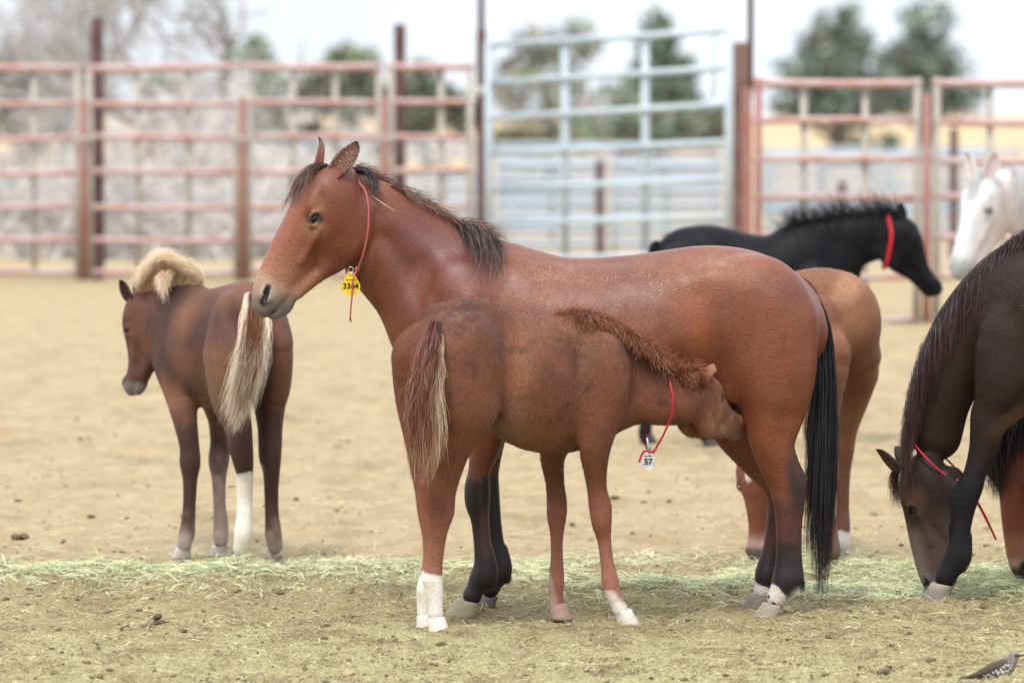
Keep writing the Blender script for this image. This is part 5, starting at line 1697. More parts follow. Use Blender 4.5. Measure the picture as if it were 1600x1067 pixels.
def build_black():
    H = bk
    H.ch([(1078, 414, 0, 60, 44), (1110, 414, 0, 62, 46), (1160, 426, 0, 62, 48), (1215, 432, 0, 63, 48), (1260, 424, 0, 64, 42), (1295, 425, 0, 50, 32)], 0.05)
    H.ch([(1250, 405, 0, 58, 32), (1290, 392, 0, 50, 24), (1330, 378, 0, 42, 19), (1365, 370, 0, 37, 17), (1388, 366, 0, 32, 16)], 0.05)
    for sg, dx in ((-1, 0), (1, 0)):
        H.ch([(1070, 430, .13 * sg, 50, 26), (1074 if sg < 0 else 1060, 500, .14 * sg, 42, 24), (1086 if sg < 0 else 1040, 560, .14 * sg, 24, 16), (1096 if sg < 0 else 1012, 610, .14 * sg, 17, 13), (1098 if sg < 0 else 1010, 650, .14 * sg, 10, 9), (1101 if sg < 0 else 1008, 675, .14 * sg, 11, 10), (1104 if sg < 0 else 1008, 685, .14 * sg, 9, 9)], 0.03)
        H.ch([(1275, 450, .12 * sg, 40, 22), (1277 + 12 * sg, 520, .12 * sg, 24, 15), (1277 + 14 * sg, 585, .12 * sg, 14, 12), (1277 + 14 * sg, 640, .12 * sg, 9, 8.5), (1279 + 14 * sg, 675, .12 * sg, 10, 9), (1281 + 14 * sg, 684, .12 * sg, 9, 9)], 0.03)
        H.dent([(1300, 385, .08 * sg), (1290, 430, .12 * sg)], 16, 0.01)
        H.dent([(1140, 400, .15 * sg), (1145, 450, .16 * sg)], 20, 0.012)
    hd = Head(at(1392, 346, KY), (0.97, -0.2), 57, 0.76, foal=3)
    hd.build(H.f)
    H.finish((0.005, 0.005, 0.006), mat=M_COAT_DARK)
    H.mix((0.020, 0.022, 0.025), 0.5 * sstep(0.05, 0.5, fbm(H.V, 5, 3, 2)))
    H.body()
    hd.eyes(H.root, H.off)
    for sg in (1, -1):
        hd.ear(H.root, H.off, sg, 46, 13, -0.3, 0.15, 0.5, (0.012, 0.011, 0.012), (0.01, 0.01, 0.01), tipf=1.1, mat=M_COAT_DARK)
    for (a, d) in ((1104, -.14), (1008, .14), (1267, -.12), (1295, .12)):
        hoof(H.root, H.off, H.P(a, 685, d), (1, 0), .74, (0.05, 0.045, 0.04), -0.004, 0.075)
    P = H.P
    cf = hair_col((0.010, 0.010, 0.013), (0.03, 0.032, 0.042), 0.4)
    G = [[P(a, b + 8, 0), P(a - 5, b - 3, -.01), P(a - 8, b - 9, -.03), P(a - 4, b - 12, -.05)] for a, b in [(1232, 362), (1255, 350), (1285, 343), (1320, 338), (1355, 336), (1385, 336), (1408, 334)]]
    strands('mane', H.root, G, 2200, cf, 0.0028, 0.030, 0.05, 0.012, 6, (0.3, 1.0), 0.045, H.off)
    G = [[P(1022, 385, 0), P(1014, 430, 0), P(1012, 500, 0), P(1016, 560, 0)], [P(1028, 382, 0), P(1022, 430, 0), P(1024, 500, 0), P(1026, 560, 0)]]
    strands('tail', H.root, G, 700, cf, 0.003, 0.03, 0.03, 0.01, 8, (0.6, 1.0), 0.01, H.off)
    loop_cord('neck_cord', [(1389, 344, -.055), (1393, 365, -.085), (1390, 390, -.085), (1385, 412, -.06), (1381, 418, 0), (1381, 405, .08), (1384, 370, .09), (1386, 342, .05), (1388, 336, 0)], 0.012,
              'bright red cord round the black foal\'s neck', M_CORD_RED, P)


build_black()

# ================================================================== tan foal behind the mare's tail
TY = 24.2
TL = norm((0.66, 0.75, 0))
tf = Horse('foal', 'light brown foal grazing behind the bay mare\'s tail and hind legs', 'foal', at(1270, 885, TY)[:2], 367.0, TY, TL, 0.009)


def build_tan():
    H = tf
    H.ch([(1306, 502, 0, 80, 60), (1280, 502, .08, 84, 64), (1240, 510, .24, 84, 62), (1205, 512, .38, 78, 52), (1185, 512, .46, 58, 40)], 0.05)
    H.f.ell(H.P(1330, 520, -.02), (0.10, 0.13, 0.19), None, 0.05)
    H.f.ell(H.P(1275, 520, -.2), (0.10, 0.10, 0.17), None, 0.05)
    H.ch([(1198, 530, .42, 62, 34), (1190, 590, .38, 46, 26), (1188, 640, .30, 38, 22), (1188, 690, .2, 32, 20)], 0.04, norm((.66, -.75, 0)))
    A = H.ch([(1322, 560, .05, 62, 44), (1328, 620, .08, 32, 28), (1323, 670, .1, 18, 17), (1319, 705, .1, 16, 15), (1318, 740, .1, 11, 11), (1317, 790, .08, 10, 10), (1317, 825, .05, 12, 12), (1317, 845, .03, 11, 11), (1318, 852, .03, 10, 10)], 0.03)
    B = H.ch([(1280, 560, -.2, 56, 40), (1282, 640, -.25, 32, 26), (1288, 700, -.3, 22, 18), (1294, 740, -.32, 18, 16), (1292, 790, -.34, 13, 12), (1294, 830, -.35, 15, 14), (1298, 850, -.36, 14, 14), (1300, 862, -.36, 14, 14)], 0.03)
    C = H.ch([(1205, 560, .28, 46, 28), (1215, 640, .3, 26, 20), (1222, 720, .32, 15, 14), (1222, 790, .33, 11, 10), (1221, 835, .33, 12, 11)], 0.03)
    D = H.ch([(1190, 560, .58, 42, 26), (1200, 640, .58, 24, 18), (1210, 720, .58, 14, 13), (1210, 790, .58, 10, 10), (1210, 832, .58, 11, 11)], 0.03)
    H.f.dent([H.P(1262, 440, -.15), H.P(1258, 560, -.15)], 0.06, 0.02)
    hd = Head(at(1187, 692, TY + .08), (-0.45, -0.89), 90, 0.84, foal=2)
    hd.build(H.f)
    H.finish((0.19, 0.075, 0.036), mat=M_COAT_FUZZY)
    V = H.V; u, v = H.uv
    H.mix((0.28, 0.13, 0.068), 0.7 * sstep(0, .5, fbm(V, 4, 3, 6)))
    H.mix((0.17, 0.065, 0.04), 0.6 * sstep(0.1, .5, fbm(V, 4, 3, 16)))
    H.dab(1325, 450, 20, 30, (0.36, 0.19, 0.11), 0.5, 30)
    for Pn in (A, B, C, D): H.legpaint(Pn, .1, .2, .45, (0.20, 0.075, 0.045), 0.8)
    H.legpaint(A, .08, .78, .81, (0.75, 0.72, 0.66), 0.95)
    H.legpaint(B, .08, .7, .85, (0.14, 0.085, 0.06), 0.9)
    inh = ((V - hd.P(120, 0, 0)) ** 2).sum(1) < 0.34 ** 2
    sv = ((V - hd.o) @ hd.e) / hd.sc; fh = ((V - hd.o) @ hd.n) / hd.sc; lw = ((V - hd.o) @ hd.l) / hd.sc
    H.mix((0.20, 0.065, 0.038), 0.85 * inh * (near(V, C)[0] > .05) * (near(V, D)[0] > .05))
    H.dab3(hd.P(84, 16, -37), (.032, .026, .028), (0.012, 0.009, 0.009), .9, .8)
    H.dab3(hd.P(84, 16, 37), (.032, .026, .028), (0.012, 0.009, 0.009), .9, .8)
    H.mix((0.7, 0.62, 0.55), 0.9 * inh * (fh > 20) * (((lw) / 9) ** 2 + ((sv - 62) / 14) ** 2 < 1))
    H.mix((0.45, 0.33, 0.27), 0.7 * inh * sstep(175, 205, sv) * (fh > 10))
    H.mix((0.07, 0.06, 0.06), 0.9 * inh * sstep(205, 218, sv))
    H.body()
    hd.eyes(H.root, H.off)
    for sg in (1, -1): hd.ear(H.root, H.off, sg, 46, 12, 0, .2, .4, (0.22, 0.09, 0.05), (0.1, 0.05, 0.04), tipf=1.1, mat=M_COAT_FUZZY)
    for Pn, toe, c, sz in ((A, (-.7, .5), (0.6, 0.55, 0.48), .74), (B, (-.5, .3), (0.27, 0.20, 0.14), .86), (C, (-.7, -.3), (0.3, .25, .2), .74), (D, (-.7, -.3), (0.3, .25, .2), .74)):
        hoof(H.root, H.off, Pn[-1], toe, sz, c, -0.004, 0.075)
    P = H.P
    fuzz(H.root, H.V, H.Q, H.C, H.off, 30000, 0.016, 0.002, (-0.2, 0, -1), 0.35, 0.3)
    G = [[P(1281, 490, -.28), P(1282, 540, -.36), P(1284, 600, -.38), P(1286, 660, -.36)], [P(1285, 490, -.28), P(1288, 540, -.34), P(1292, 600, -.36), P(1294, 660, -.34)]]
    strands('tail', H.root, G, 900, hair_col((0.14, 0.06, 0.035), (0.2, 0.1, 0.06), .3), 0.003, 0.02, 0.02, 0.01, 8, (0.6, 1.0), 0.01, H.off)


build_tan()


# ================================================================== adults built on the same frame, each with its own neck and head
def placed(base_u, base_Y, yaw, sc):
    """Map the standing frame (photo pixels of the bay mare) to a horse at another place and heading."""
    f = np.array([-math.cos(yaw), -math.sin(yaw), 0]); l = np.array([-math.sin(yaw), math.cos(yaw), 0])
    b = at(base_u, 500, base_Y); b[2] = 0
    def m(u, v, dy):
        p = at(u, v, MY)
        return b + f * ((735 - u) / 398.0 * sc) + l * dy * sc + np.array([0, 0, p[2] * sc])
    return m, l


def frame_body(H, hind=True, fore=(True, True)):
    H.ch(MARE_TORSO, 0.06)
    H.ch([(790, 400, 0, 15, 12), (840, 412, 0, 12, 12), (900, 420, 0, 12, 14), (1000, 414, 0, 12, 16), (1100, 402, 0, 14, 22), (1170, 412, 0, 15, 24), (1220, 438, 0, 17, 20)], 0.05)
    H.ch([(730, 400, 0, 20, 12), (765, 398, 0, 18, 14), (800, 404, 0, 14, 14)], 0.05)
    out = []
    for sg in (-1, 1):
        H.f.ell(H.P(718, 500, .13 * sg), (0.13, 0.13, 0.20), None, 0.06)
        H.f.ell(H.P(1225, 505, .12 * sg), (0.12, 0.12, 0.16), None, 0.05)
    out += [H.ch(MARE_HIND_N, 0.035), H.ch([(a - 20, b, d, e, f) for a, b, d, e, f in MARE_HIND_F], 0.03)]
    if fore[0]: out.append(H.ch(MARE_FORE_N, 0.035))
    if fore[1]: out.append(H.ch([(a - 5, b, d, e, f) for a, b, d, e, f in MARE_FORE_F], 0.03))
    return out


# --- dark bay horse grazing at the right edge
DY = 22.8
mp, dl = placed(1632, DY, math.radians(-4), 1.0)
dk = Horse('horse', 'dark brown horse grazing at the right edge, one black foreleg stretched forward', 'horse', at(1640, 930, DY)[:2], 398.0, DY, dl, 0.0092, mp)


def build_dark():
    H = dk
    legs = frame_body(H, fore=(False, True))
    W = lambda u, v, d: at(u, v, DY + d)
    S = 1 / 390.0
    def ch(p, k=.04, L=(0, 1, 0)):
        Q = [W(*q[:3]) for q in p]
        H.f.chain(Q, [q[3] * S for q in p], [q[4] * S for q in p], np.array(L, float), k); return np.array(Q)
    ch([(1635, 478, 0, 108, 70), (1600, 480, 0, 98, 58), (1560, 500, 0, 82, 46), (1522, 532, 0, 68, 37), (1492, 575, 0, 54, 32), (1474, 625, 0, 44, 27), (1463, 680, 0, 40, 25)], .05)
    ch([(1620, 392, 0, 26, 20), (1585, 405, 0, 24, 16), (1550, 432, 0, 22, 14), (1510, 470, 0, 20, 12), (1470, 530, 0, 18, 11), (1445, 600, 0, 16, 11), (1432, 660, 0, 16, 11)], .04)
    H.f.ell(W(1590, 545, -.13), (0.13, 0.09, 0.17), None, .05)
    N = ch([(1600, 545, -.15, 78, 38), (1575, 600, -.17, 55, 36), (1548, 650, -.17, 32, 27), (1536, 700, -.17, 22, 20), (1524, 738, -.17, 18, 18), (1517, 760, -.17, 19.5, 18.5), (1510, 785, -.17, 17, 17), (1505, 815, -.17, 14, 13.5),
            (1499, 848, -.17, 15, 14), (1496, 868, -.17, 19, 16), (1486, 888, -.17, 17, 15), (1477, 902, -.17, 16, 15)], .035)
    ch([(1512, 840, -.17, 7, 7), (1510, 868, -.17, 9, 9), (1504, 885, -.17, 8, 8)], .02)
    H.f.dent([W(1520, 560, -.12), W(1525, 620, -.16), W(1545, 640, -.2)], .035, .014)
    H.f.dent([W(1600, 620, -.25), W(1575, 650, -.25)], .03, .012)
    hd = Head(W(1440, 722, -.02), (-0.90, 0.43), 99, 0.88)
    hd.build(H.f)
    H.finish((0.022, 0.013, 0.011), mat=M_COAT_DARK)
    V = H.V; u, v = H.uv
    H.mix((0.040, 0.024, 0.020), 0.7 * sstep(-.1, .5, fbm(V, 4, 3, 5)))
    H.legpaint(N, .08, .25, .4, (0.012, 0.011, 0.013), .95)
    for Pn in legs: H.legpaint(Pn, .12, .3, .5, (0.013, 0.012, 0.013), .9)
    H.dab(1600, 660, 40, 18, (0.16, 0.085, 0.04), .6, -20, .9)
    inh = (((V - hd.P(120, 0, 0)) ** 2).sum(1) < 0.34 ** 2) * (np.abs((V - hd.o) @ hd.l) / hd.sc < 46) * (near(V, N)[0] > 0.055)
    sv = ((V - hd.o) @ hd.e) / hd.sc; fh = ((V - hd.o) @ hd.n) / hd.sc
    H.mix((0.085, 0.058, 0.048), 0.8 * inh * sstep(70, 130, sv))
    H.mix((0.15, 0.115, 0.095), 0.75 * inh * sstep(90, 150, sv) * sstep(0, 25, fh))
    H.mix((0.10, 0.085, 0.08), 0.8 * inh * sstep(190, 220, sv))
    H.dab3(hd.P(66, 8, -40), (.05, .05, .05), (0.12, 0.06, 0.035), .5, 1.2)
    H.dab3(hd.P(84, 16, -37), (.03, .02, .024), (0.01, 0.008, 0.008), .9, .8)
    H.dab3(hd.P(219, 16, -21), (.017, .017, .017), (0.008, 0.008, 0.008), .95, .8)
    dust = 0.9 * np.exp(-((u - 1590) / 60) ** 2 - ((v - 470) / 60) ** 2)
    H.body(dust)
    hd.eyes(H.root, H.off, 8)
    hd.ear(H.root, H.off, -1, 62, 15, -.05, .35, .5, (0.035, 0.02, 0.016), (0.10, 0.055, 0.035), tipf=.9, mat=M_COAT_DARK, fwd=.75)
    hd.ear(H.root, H.off, 1, 54, 14, -.1, .2, .4, (0.03, 0.02, 0.016), (0.05, 0.03, 0.02), tipf=.9, mat=M_COAT_DARK)
    hoof(H.root, H.off, N[-1], (-1, -.1), 1.08, (0.19, 0.165, 0.13), -.004, .078, band=(0.27, 0.22, 0.15))
    for Pn in legs: hoof(H.root, H.off, Pn[-1], (-1, 0), 1.0, (0.13, 0.11, 0.09), -.006, .06)
    mc = hair_col((0.018, 0.010, 0.011), (0.065, 0.026, 0.024), .5)
    cr = [(1640, 352), (1605, 366), (1575, 386), (1548, 412), (1522, 440), (1496, 470), (1472, 502), (1452, 540), (1438, 580), (1428, 620), (1422, 660), (1420, 695)]
    G = [[W(a + 6, b + 8, 0), W(a - 6, b - 2, -.03), W(a - 12 + i * .6, b + 20, -.07), W(a - 20 + i * 1.6, b + 62, -.09), W(a - 24 + i * 2.2, b + 98, -.09)] for i, (a, b) in enumerate(cr)]
    strands('mane', H.root, G, 5200, mc, .0018, .014, .018, .008, 8, (.35, 1), .008, H.off)
    G = [[W(a + 8, b + 4, .0), W(a + 14, b + 14, -.05), W(a + 12, b + 50, -.11), W(a + 4, b + 100, -.12)] for (a, b) in cr[1:5]]
    strands('mane', H.root, G, 260, mc, .0024, .02, .03, .014, 9, (.5, 1), .02, H.off)
    G = [[hd.P(0, 34, 6), hd.P(14, 56, 6), hd.P(45, 58, 10), hd.P(80, 54, 8)], [hd.P(0, 34, 0), hd.P(14, 56, -8), hd.P(45, 60, -10), hd.P(75, 58, -14)]]
    strands('forelock', H.root, G, 400, hair_col((0.03, 0.015, 0.012), (0.12, 0.05, 0.03), .4), .002, .012, .014, .008, 8, (.4, 1), .01, H.off)
    G = [[H.P(1246, 444, 0), H.P(1285, 480, 0), H.P(1290, 600, 0), H.P(1284, 760, 0), H.P(1280, 900, 0)]] * 2
    strands('tail', H.root, G, 800, hair_col(BLACK, (0.02, .015, .015), .3), .004, .04, .03, .01, 8, (.6, 1), .02, H.off)
    W2 = lambda u, v, d: at(u, v, DY + d)
    root, c = loop_cord('neck_cord', [(1431, 697, -.08), (1448, 716, -.125), (1472, 738, -.14), (1497, 753, -.13), (1528, 785, -.07), (1556, 842, .0), (1535, 800, .08), (1500, 740, .13), (1460, 700, .12), (1434, 680, .06), (1426, 684, 0)],
                        .0042, 'red cord slipping round the grazing dark brown horse\'s throat', M_CORD_RED, W2)
    V, Q = ball(W2(1495, 753, -.14), .013, None, 10, 8); link('knot', mesh_py('knot', V, Q, c), M_CORD_RED, root)


build_dark()

# --- bay horse behind it, only the face in view
BYY = 23.35
mp, bl_ = placed(1790, BYY, math.radians(14), 0.98)
bb = Horse('horse', 'reddish horse with black forelock, its muzzle showing behind the dark horse at the right edge', 'horse', at(1800, 900, BYY)[:2], 398.0 / 0.98, BYY, bl_, 0.011, mp)


def build_bay2():
    H = bb
    legs = frame_body(H)
    W = lambda u, v, d: at(u, v, BYY + d)
    S = 1 / 375.0
    p = [(1790, 500, -.02, 100, 60), (1740, 520, -.04, 84, 46), (1695, 560, -.05, 64, 34), (1655, 620, -.06, 52, 28), (1630, 680, -.06, 44, 26), (1618, 710, -.06, 40, 25)]
    H.f.chain([W(*q[:3]) for q in p], [q[3] * S for q in p], [q[4] * S for q in p], np.array([0, 1, 0.]), .05)
    hd = Head(W(1600, 676, -.08), (-0.92, -0.39), 92, 0.99)
    hd.build(H.f)
    H.finish((0.20, 0.062, 0.035), mat=M_COAT_FUZZY)
    V = H.V
    for Pn in legs: H.legpaint(Pn, .12, .35, .5, (0.013, 0.012, 0.013), .9)
    inh = ((V - hd.P(120, 0, 0)) ** 2).sum(1) < 0.38 ** 2
    sv = ((V - hd.o) @ hd.e) / hd.sc; fh = ((V - hd.o) @ hd.n) / hd.sc
    H.mix((0.30, 0.13, 0.075), 0.8 * inh * sstep(150, 185, sv))
    H.mix((0.45, 0.33, 0.24), 0.6 * inh * sstep(198, 215, sv))
    H.mix((0.03, 0.026, 0.026), 0.92 * inh * sstep(212, 225, sv - .25 * fh + 4))
    H.dab3(hd.P(219, 16, -21), (.024, .024, .02), (0.01, 0.008, 0.008), .95, .8)
    H.body()
    hd.eyes(H.root, H.off)
    for sg in (1, -1): hd.ear(H.root, H.off, sg, 55, 14, 0, .2, .4, (0.14, 0.05, 0.03), (0.1, 0.05, 0.04), mat=M_COAT_FUZZY)
    for Pn in legs: hoof(H.root, H.off, Pn[-1], (-1, -.2), 1.0, (0.13, 0.11, 0.09), -.006, .06)
    G = [[hd.P(-6, 34, 20), hd.P(14, 54, 22), hd.P(50, 58, 20), hd.P(95, 50, 16)], [hd.P(-6, 34, 0), hd.P(14, 56, 2), hd.P(50, 60, 4), hd.P(115, 54, 2)], [hd.P(-4, 34, -12), hd.P(14, 56, -16), hd.P(45, 58, -20), hd.P(85, 52, -20)]]
    strands('forelock', H.root, G, 1300, hair_col((0.014, 0.012, 0.014), (0.03, 0.022, 0.024), .4), .0026, .02, .022, .008, 8, (.5, 1), .012, H.off)
    G = [[W(a, b, -.06), W(a - 16, b + 2, -.10), W(a - 22, b + 50, -.18), W(a - 24, b + 110, -.18)] for a, b in [(1600, 655), (1620, 620), (1655, 565), (1700, 500), (1760, 430)]]
    strands('mane', H.root, G, 1500, hair_col((0.014, 0.012, 0.014), (0.03, 0.022, 0.024), .4), .003, .02, .03, .012, 8, (.5, 1), .015, H.off)


build_bay2()

# --- white horse far right
WY = 32.0
mp, wl_ = placed(1735, WY, math.radians(30), 1.0)
wh = Horse('horse', 'white horse with grey muzzle looking over from behind the dark horse\'s back', 'horse', at(1740, 660, WY)[:2], 398.0, WY, wl_, 0.012, mp)


def build_white():
    H = wh
    legs = frame_body(H)
    W = lambda u, v, d: at(u, v, WY + d)
    S = 1 / 278.0
    p = [(1720, 420, 0, 82, 50), (1680, 390, -.05, 66, 38), (1640, 355, -.12, 54, 30), (1600, 325, -.18, 46, 26), (1570, 305, -.22, 38, 24)]
    H.f.chain([W(*q[:3]) for q in p], [q[3] * S for q in p], [q[4] * S for q in p], np.array([-.4, .9, 0.]), .05)
    hd = Head(W(1548, 282, -.25), (-0.68, -0.73), 62, 1.0)
    hd.build(H.f)
    H.finish((0.56, 0.555, 0.55))
    V = H.V
    inh = ((V - hd.P(120, 0, 0)) ** 2).sum(1) < 0.36 ** 2
    sv = ((V - hd.o) @ hd.e) / hd.sc; fh = ((V - hd.o) @ hd.n) / hd.sc; lw = ((V - hd.o) @ hd.l) / hd.sc
    H.mix((0.60, 0.47, 0.43), 0.55 * inh * sstep(25, -10, fh))
    H.mix((0.42, 0.38, 0.37), 0.6 * inh * (lw < -15) * np.exp(-((sv - 79) / 26) ** 2 - ((fh - 13) / 16) ** 2))
    H.mix((0.50, 0.42, 0.30), 0.5 * inh * (lw < -5) * np.exp(-((sv - 110) / 30) ** 2 - ((fh + 55) / 20) ** 2))
    H.mix((0.26, 0.28, 0.26), 0.85 * inh * sstep(190, 222, sv))
    H.dab3(hd.P(84, 16, -37), (.03, .022, .024), (0.03, 0.03, 0.03), .9, .9)
    H.body()
    hd.eyes(H.root, H.off)
    for sg in (1, -1): hd.ear(H.root, H.off, sg, 62, 17, 0, .35, .3, (0.75, 0.73, 0.72), (0.6, 0.5, 0.48), tipf=1.1)
    for Pn in legs: hoof(H.root, H.off, Pn[-1], (-.8, -.4), 1.0, (0.25, 0.22, 0.2), -.006, .06)
    mc = hair_col((0.56, 0.55, 0.54), (0.66, 0.65, 0.64), .18)
    G = [[hd.P(4, 30, 8), hd.P(18, 44, 8), hd.P(45, 51, 8), hd.P(80, 49, 6)], [hd.P(4, 30, -8), hd.P(18, 44, -8), hd.P(45, 51, -10), hd.P(75, 48, -14)]]
    strands('forelock', H.root, G, 500, mc, .0026, .014, .016, .01, 7, (.3, 1), .012, H.off)
    G = [[W(a, b, -.18), W(a + 8, b - 6, -.26), W(a + 14, b + 25, -.34), W(a + 14, b + 70, -.34)] for a, b in [(1580, 272), (1596, 280), (1616, 294), (1640, 312), (1670, 335)]]
    strands('mane', H.root, G, 1800, mc, .0035, .035, .04, .015, 8, (.5, 1), .02, H.off)


build_white()

# ------------------------------------------------------------------ litter on the ground
def ground_h(x, y):
    return ground_z(y) + relief(np.asarray(x, float), np.asarray(y, float)) * (np.asarray(y) < 130)


def blades(name, x, y, ln, wd, c0, c1, arch=0.25, tilt=0.25, lift=0.0, seg=2):
    n = len(x)
    z = ground_h(x, y)
    a = rng.random(n) * 2 * math.pi
    D = np.column_stack([np.cos(a), np.sin(a), rng.normal(size=n) * tilt]); D /= np.linalg.norm(D, axis=1, keepdims=True)
    Sd = np.cross(D, np.column_stack([rng.normal(size=n) * .5, rng.normal(size=n) * .5, np.ones(n)])); Sd /= np.linalg.norm(Sd, axis=1, keepdims=True)
    ln = ln[:, None]; wd = wd[:, None]
    c = np.column_stack([x, y, z + 0.003 + (lift * rng.random(n) if np.isscalar(lift) else lift * rng.random(n))])
    c[:, 2] += np.abs(D[:, 2]) * ln[:, 0] * 0.5 * 0.6
    t = np.linspace(-.5, .5, seg + 1)
    P = c[:, None, :] + D[:, None, :] * (t[None, :, None] * ln[:, None, :])
    P[:, :, 2] += (arch * (0.25 - t ** 2))[None, :] * ln
    w = (1 - 0.6 * np.abs(t * 2) ** 3)[None, :, None] * wd[:, None, :] * .5
    V = np.stack([P - Sd[:, None, :] * w, P + Sd[:, None, :] * w], 2).reshape(-1, 3)
    b = (np.arange(n) * (seg + 1) * 2)[:, None] + (np.arange(seg) * 2)[None, :]
    Q = np.stack([b, b + 1, b + 3, b + 2], 2).reshape(-1, 4)
    m = rng.random((n, 1))
    C = (np.asarray(c0) * (1 - m) + np.asarray(c1) * m) * rng.uniform(0.6, 1.35, (n, 1))
    me = mesh_np(name, V, Q, True, None, np.repeat(np.clip(C, 0, .9), (seg + 1) * 2, 0))
    o = link(name, me, M_LITTER); o['kind'] = 'stuff'
    return o


def uv2xy(u, v):
    Y = CAM_H * 8889.0 / (np.asarray(v) + 12.0)
    return (np.asarray(u) - 800) / 8889.0 * Y, Y


# chopped straw trodden into the foreground
n = 72000
v = 890 + (rng.random(n) ** 0.75) * 200; u = rng.uniform(-60, 1660, n)
keep = fbm(np.column_stack([*uv2xy(u, v), 0 * u]), 2.2, 3, 50) > rng.uniform(-.75, .35, n)
u, v = u[keep], v[keep]
x, y = uv2xy(u, v)
o = blades('straw_litter', x, y, rng.uniform(.008, .030, len(x)), rng.uniform(.0018, .0036, len(x)), (0.58, 0.51, 0.29), (0.36, 0.31, 0.15), .15, .35, 0.0, 1)
o['label'] = 'short pale straw trodden into the dirt in front'
n = 9000
u, v = rng.uniform(-60, 1660, n), rng.uniform(700, 1090, n)
x, y = uv2xy(u, v)
blades('straw_litter', x, y, rng.uniform(.02, .075, n), rng.uniform(.0015, .003, n), (0.62, 0.57, 0.36), (0.40, 0.33, 0.16), .25, .22)

# green hay strewn in a band under the horses
def hay(n, boxes, lift):
    us, vs = [], []
    for (a, b, c, d, w) in boxes:
        k = int(n * w); us.append(rng.uniform(a, b, k)); vs.append(rng.normal((c + d) / 2, (d - c) / 4, k))
    u, v = np.concatenate(us), np.concatenate(vs)
    P = np.column_stack([*uv2xy(u, v), 0 * u])
    keep = fbm(P, 1.6, 3, 71) > rng.uniform(-.35, .35, len(u))
    return uv2xy(u[keep], v[keep])


x, y = hay(42000, [(-60, 420, 868, 905, .22), (400, 820, 872, 905, .05), (800, 1250, 880, 925, .24), (1200, 1660, 872, 948, .42), (1000, 1660, 888, 930, .12)], .02)
n = len(x)
heap = np.clip(0.5 + fbm(np.column_stack([x, y, 0 * x]), 1.6, 3, 71), 0, 1) * .035 * (x > -2.0)
o = blades('green_hay', x, y, rng.uniform(.03, .13, n), rng.uniform(.0016, .0034, n), (0.46, 0.49, 0.26), (0.64, 0.64, 0.41), .16, .16, heap)
o['label'] = 'pale green hay strewn in a band across the yard'
x, y = hay(9000, [(-60, 700, 860, 930, .5), (700, 1660, 860, 960, .5)], .0)
n = len(x)
blades('green_hay', x, y, rng.uniform(.03, .12, n), rng.uniform(.002, .004, n), (0.42, 0.47, 0.25), (0.60, 0.58, 0.38), .3, .25)


# crumbs and clods of dirt
def clod_mesh(c, r, seed, col, squash=.6):
    rnd = np.random.default_rng(seed)
    t = (1 + 5 ** .5) / 2
    V = np.array([(-1, t, 0), (1, t, 0), (-1, -t, 0), (1, -t, 0), (0, -1, t), (0, 1, t), (0, -1, -t), (0, 1, -t), (t, 0, -1), (t, 0, 1), (-t, 0, -1), (-t, 0, 1)], float)
    V /= np.linalg.norm(V[0])
    F = [(0, 11, 5), (0, 5, 1), (0, 1, 7), (0, 7, 10), (0, 10, 11), (1, 5, 9), (5, 11, 4), (11, 10, 2), (10, 7, 6), (7, 1, 8), (3, 9, 4), (3, 4, 2), (3, 2, 6), (3, 6, 8), (3, 8, 9), (4, 9, 5), (2, 4, 11), (6, 2, 10), (8, 6, 7), (9, 8, 1)]
    return V, F


def clods(name, x, y, r, cols):
    Vb, Fb = clod_mesh(None, 1, 0, None)
    n = len(x); z = ground_h(x, y)
    J = 1 + rng.uniform(-.5, .5, (n, 12, 1))
    sc_ = np.column_stack([rng.uniform(.7, 1.4, n), rng.uniform(.7, 1.3, n), rng.uniform(.4, .75, n)])
    V = Vb[None] * J * sc_[:, None, :] * r[:, None, None]
    V += np.column_stack([x, y, z + r * .15])[:, None, :]
    F = (np.array(Fb)[None] + (np.arange(n) * 12)[:, None, None]).reshape(-1, 3)
    m = rng.random((n, 1))
    C = (np.asarray(cols[0]) * (1 - m) + np.asarray(cols[1]) * m) * rng.uniform(.7, 1.3, (n, 1))
    me = mesh_np(name, V.reshape(-1, 3), F, False, None, np.repeat(C, 12, 0))
    o = link(name, me, M_LITTER); o['kind'] = 'stuff'; return o


n = 5200
u, v = rng.uniform(-60, 1660, n), 640 + rng.random(n) ** .6 * 450
x, y = uv2xy(u, v)
keep = fbm(np.column_stack([x, y, 0 * x]), 1.1, 3, 90) > rng.uniform(-.5, .45, n)
x, y, vv = x[keep], y[keep], v[keep]
clods('dirt_clods', x, y, .003 + .010 * rng.random(len(x)) ** 5 * 1.5, ((0.10, 0.072, 0.038), (0.27, 0.205, 0.11)))
n = 1500
u, v = rng.uniform(-60, 1660, n), rng.uniform(470, 900, n)
x, y = uv2xy(u, v)
clods('dirt_clods', x, y, .003 + .014 * rng.random(n) ** 4, ((0.30, 0.22, 0.13), (0.42, 0.32, 0.20)))
n = 13000
u, v = rng.uniform(-60, 1660, n), 880 + rng.random(n) ** .7 * 210
x, y = uv2xy(u, v)
keep = fbm(np.column_stack([x, y, 0 * x]), 3.1, 3, 95) > rng.uniform(-.4, .5, n)
x, y = x[keep], y[keep]
clods('dirt_crumbs', x, y, .0025 + .0055 * rng.random(len(x)) ** 2, ((0.10, 0.075, 0.038), (0.42, 0.35, 0.20)))

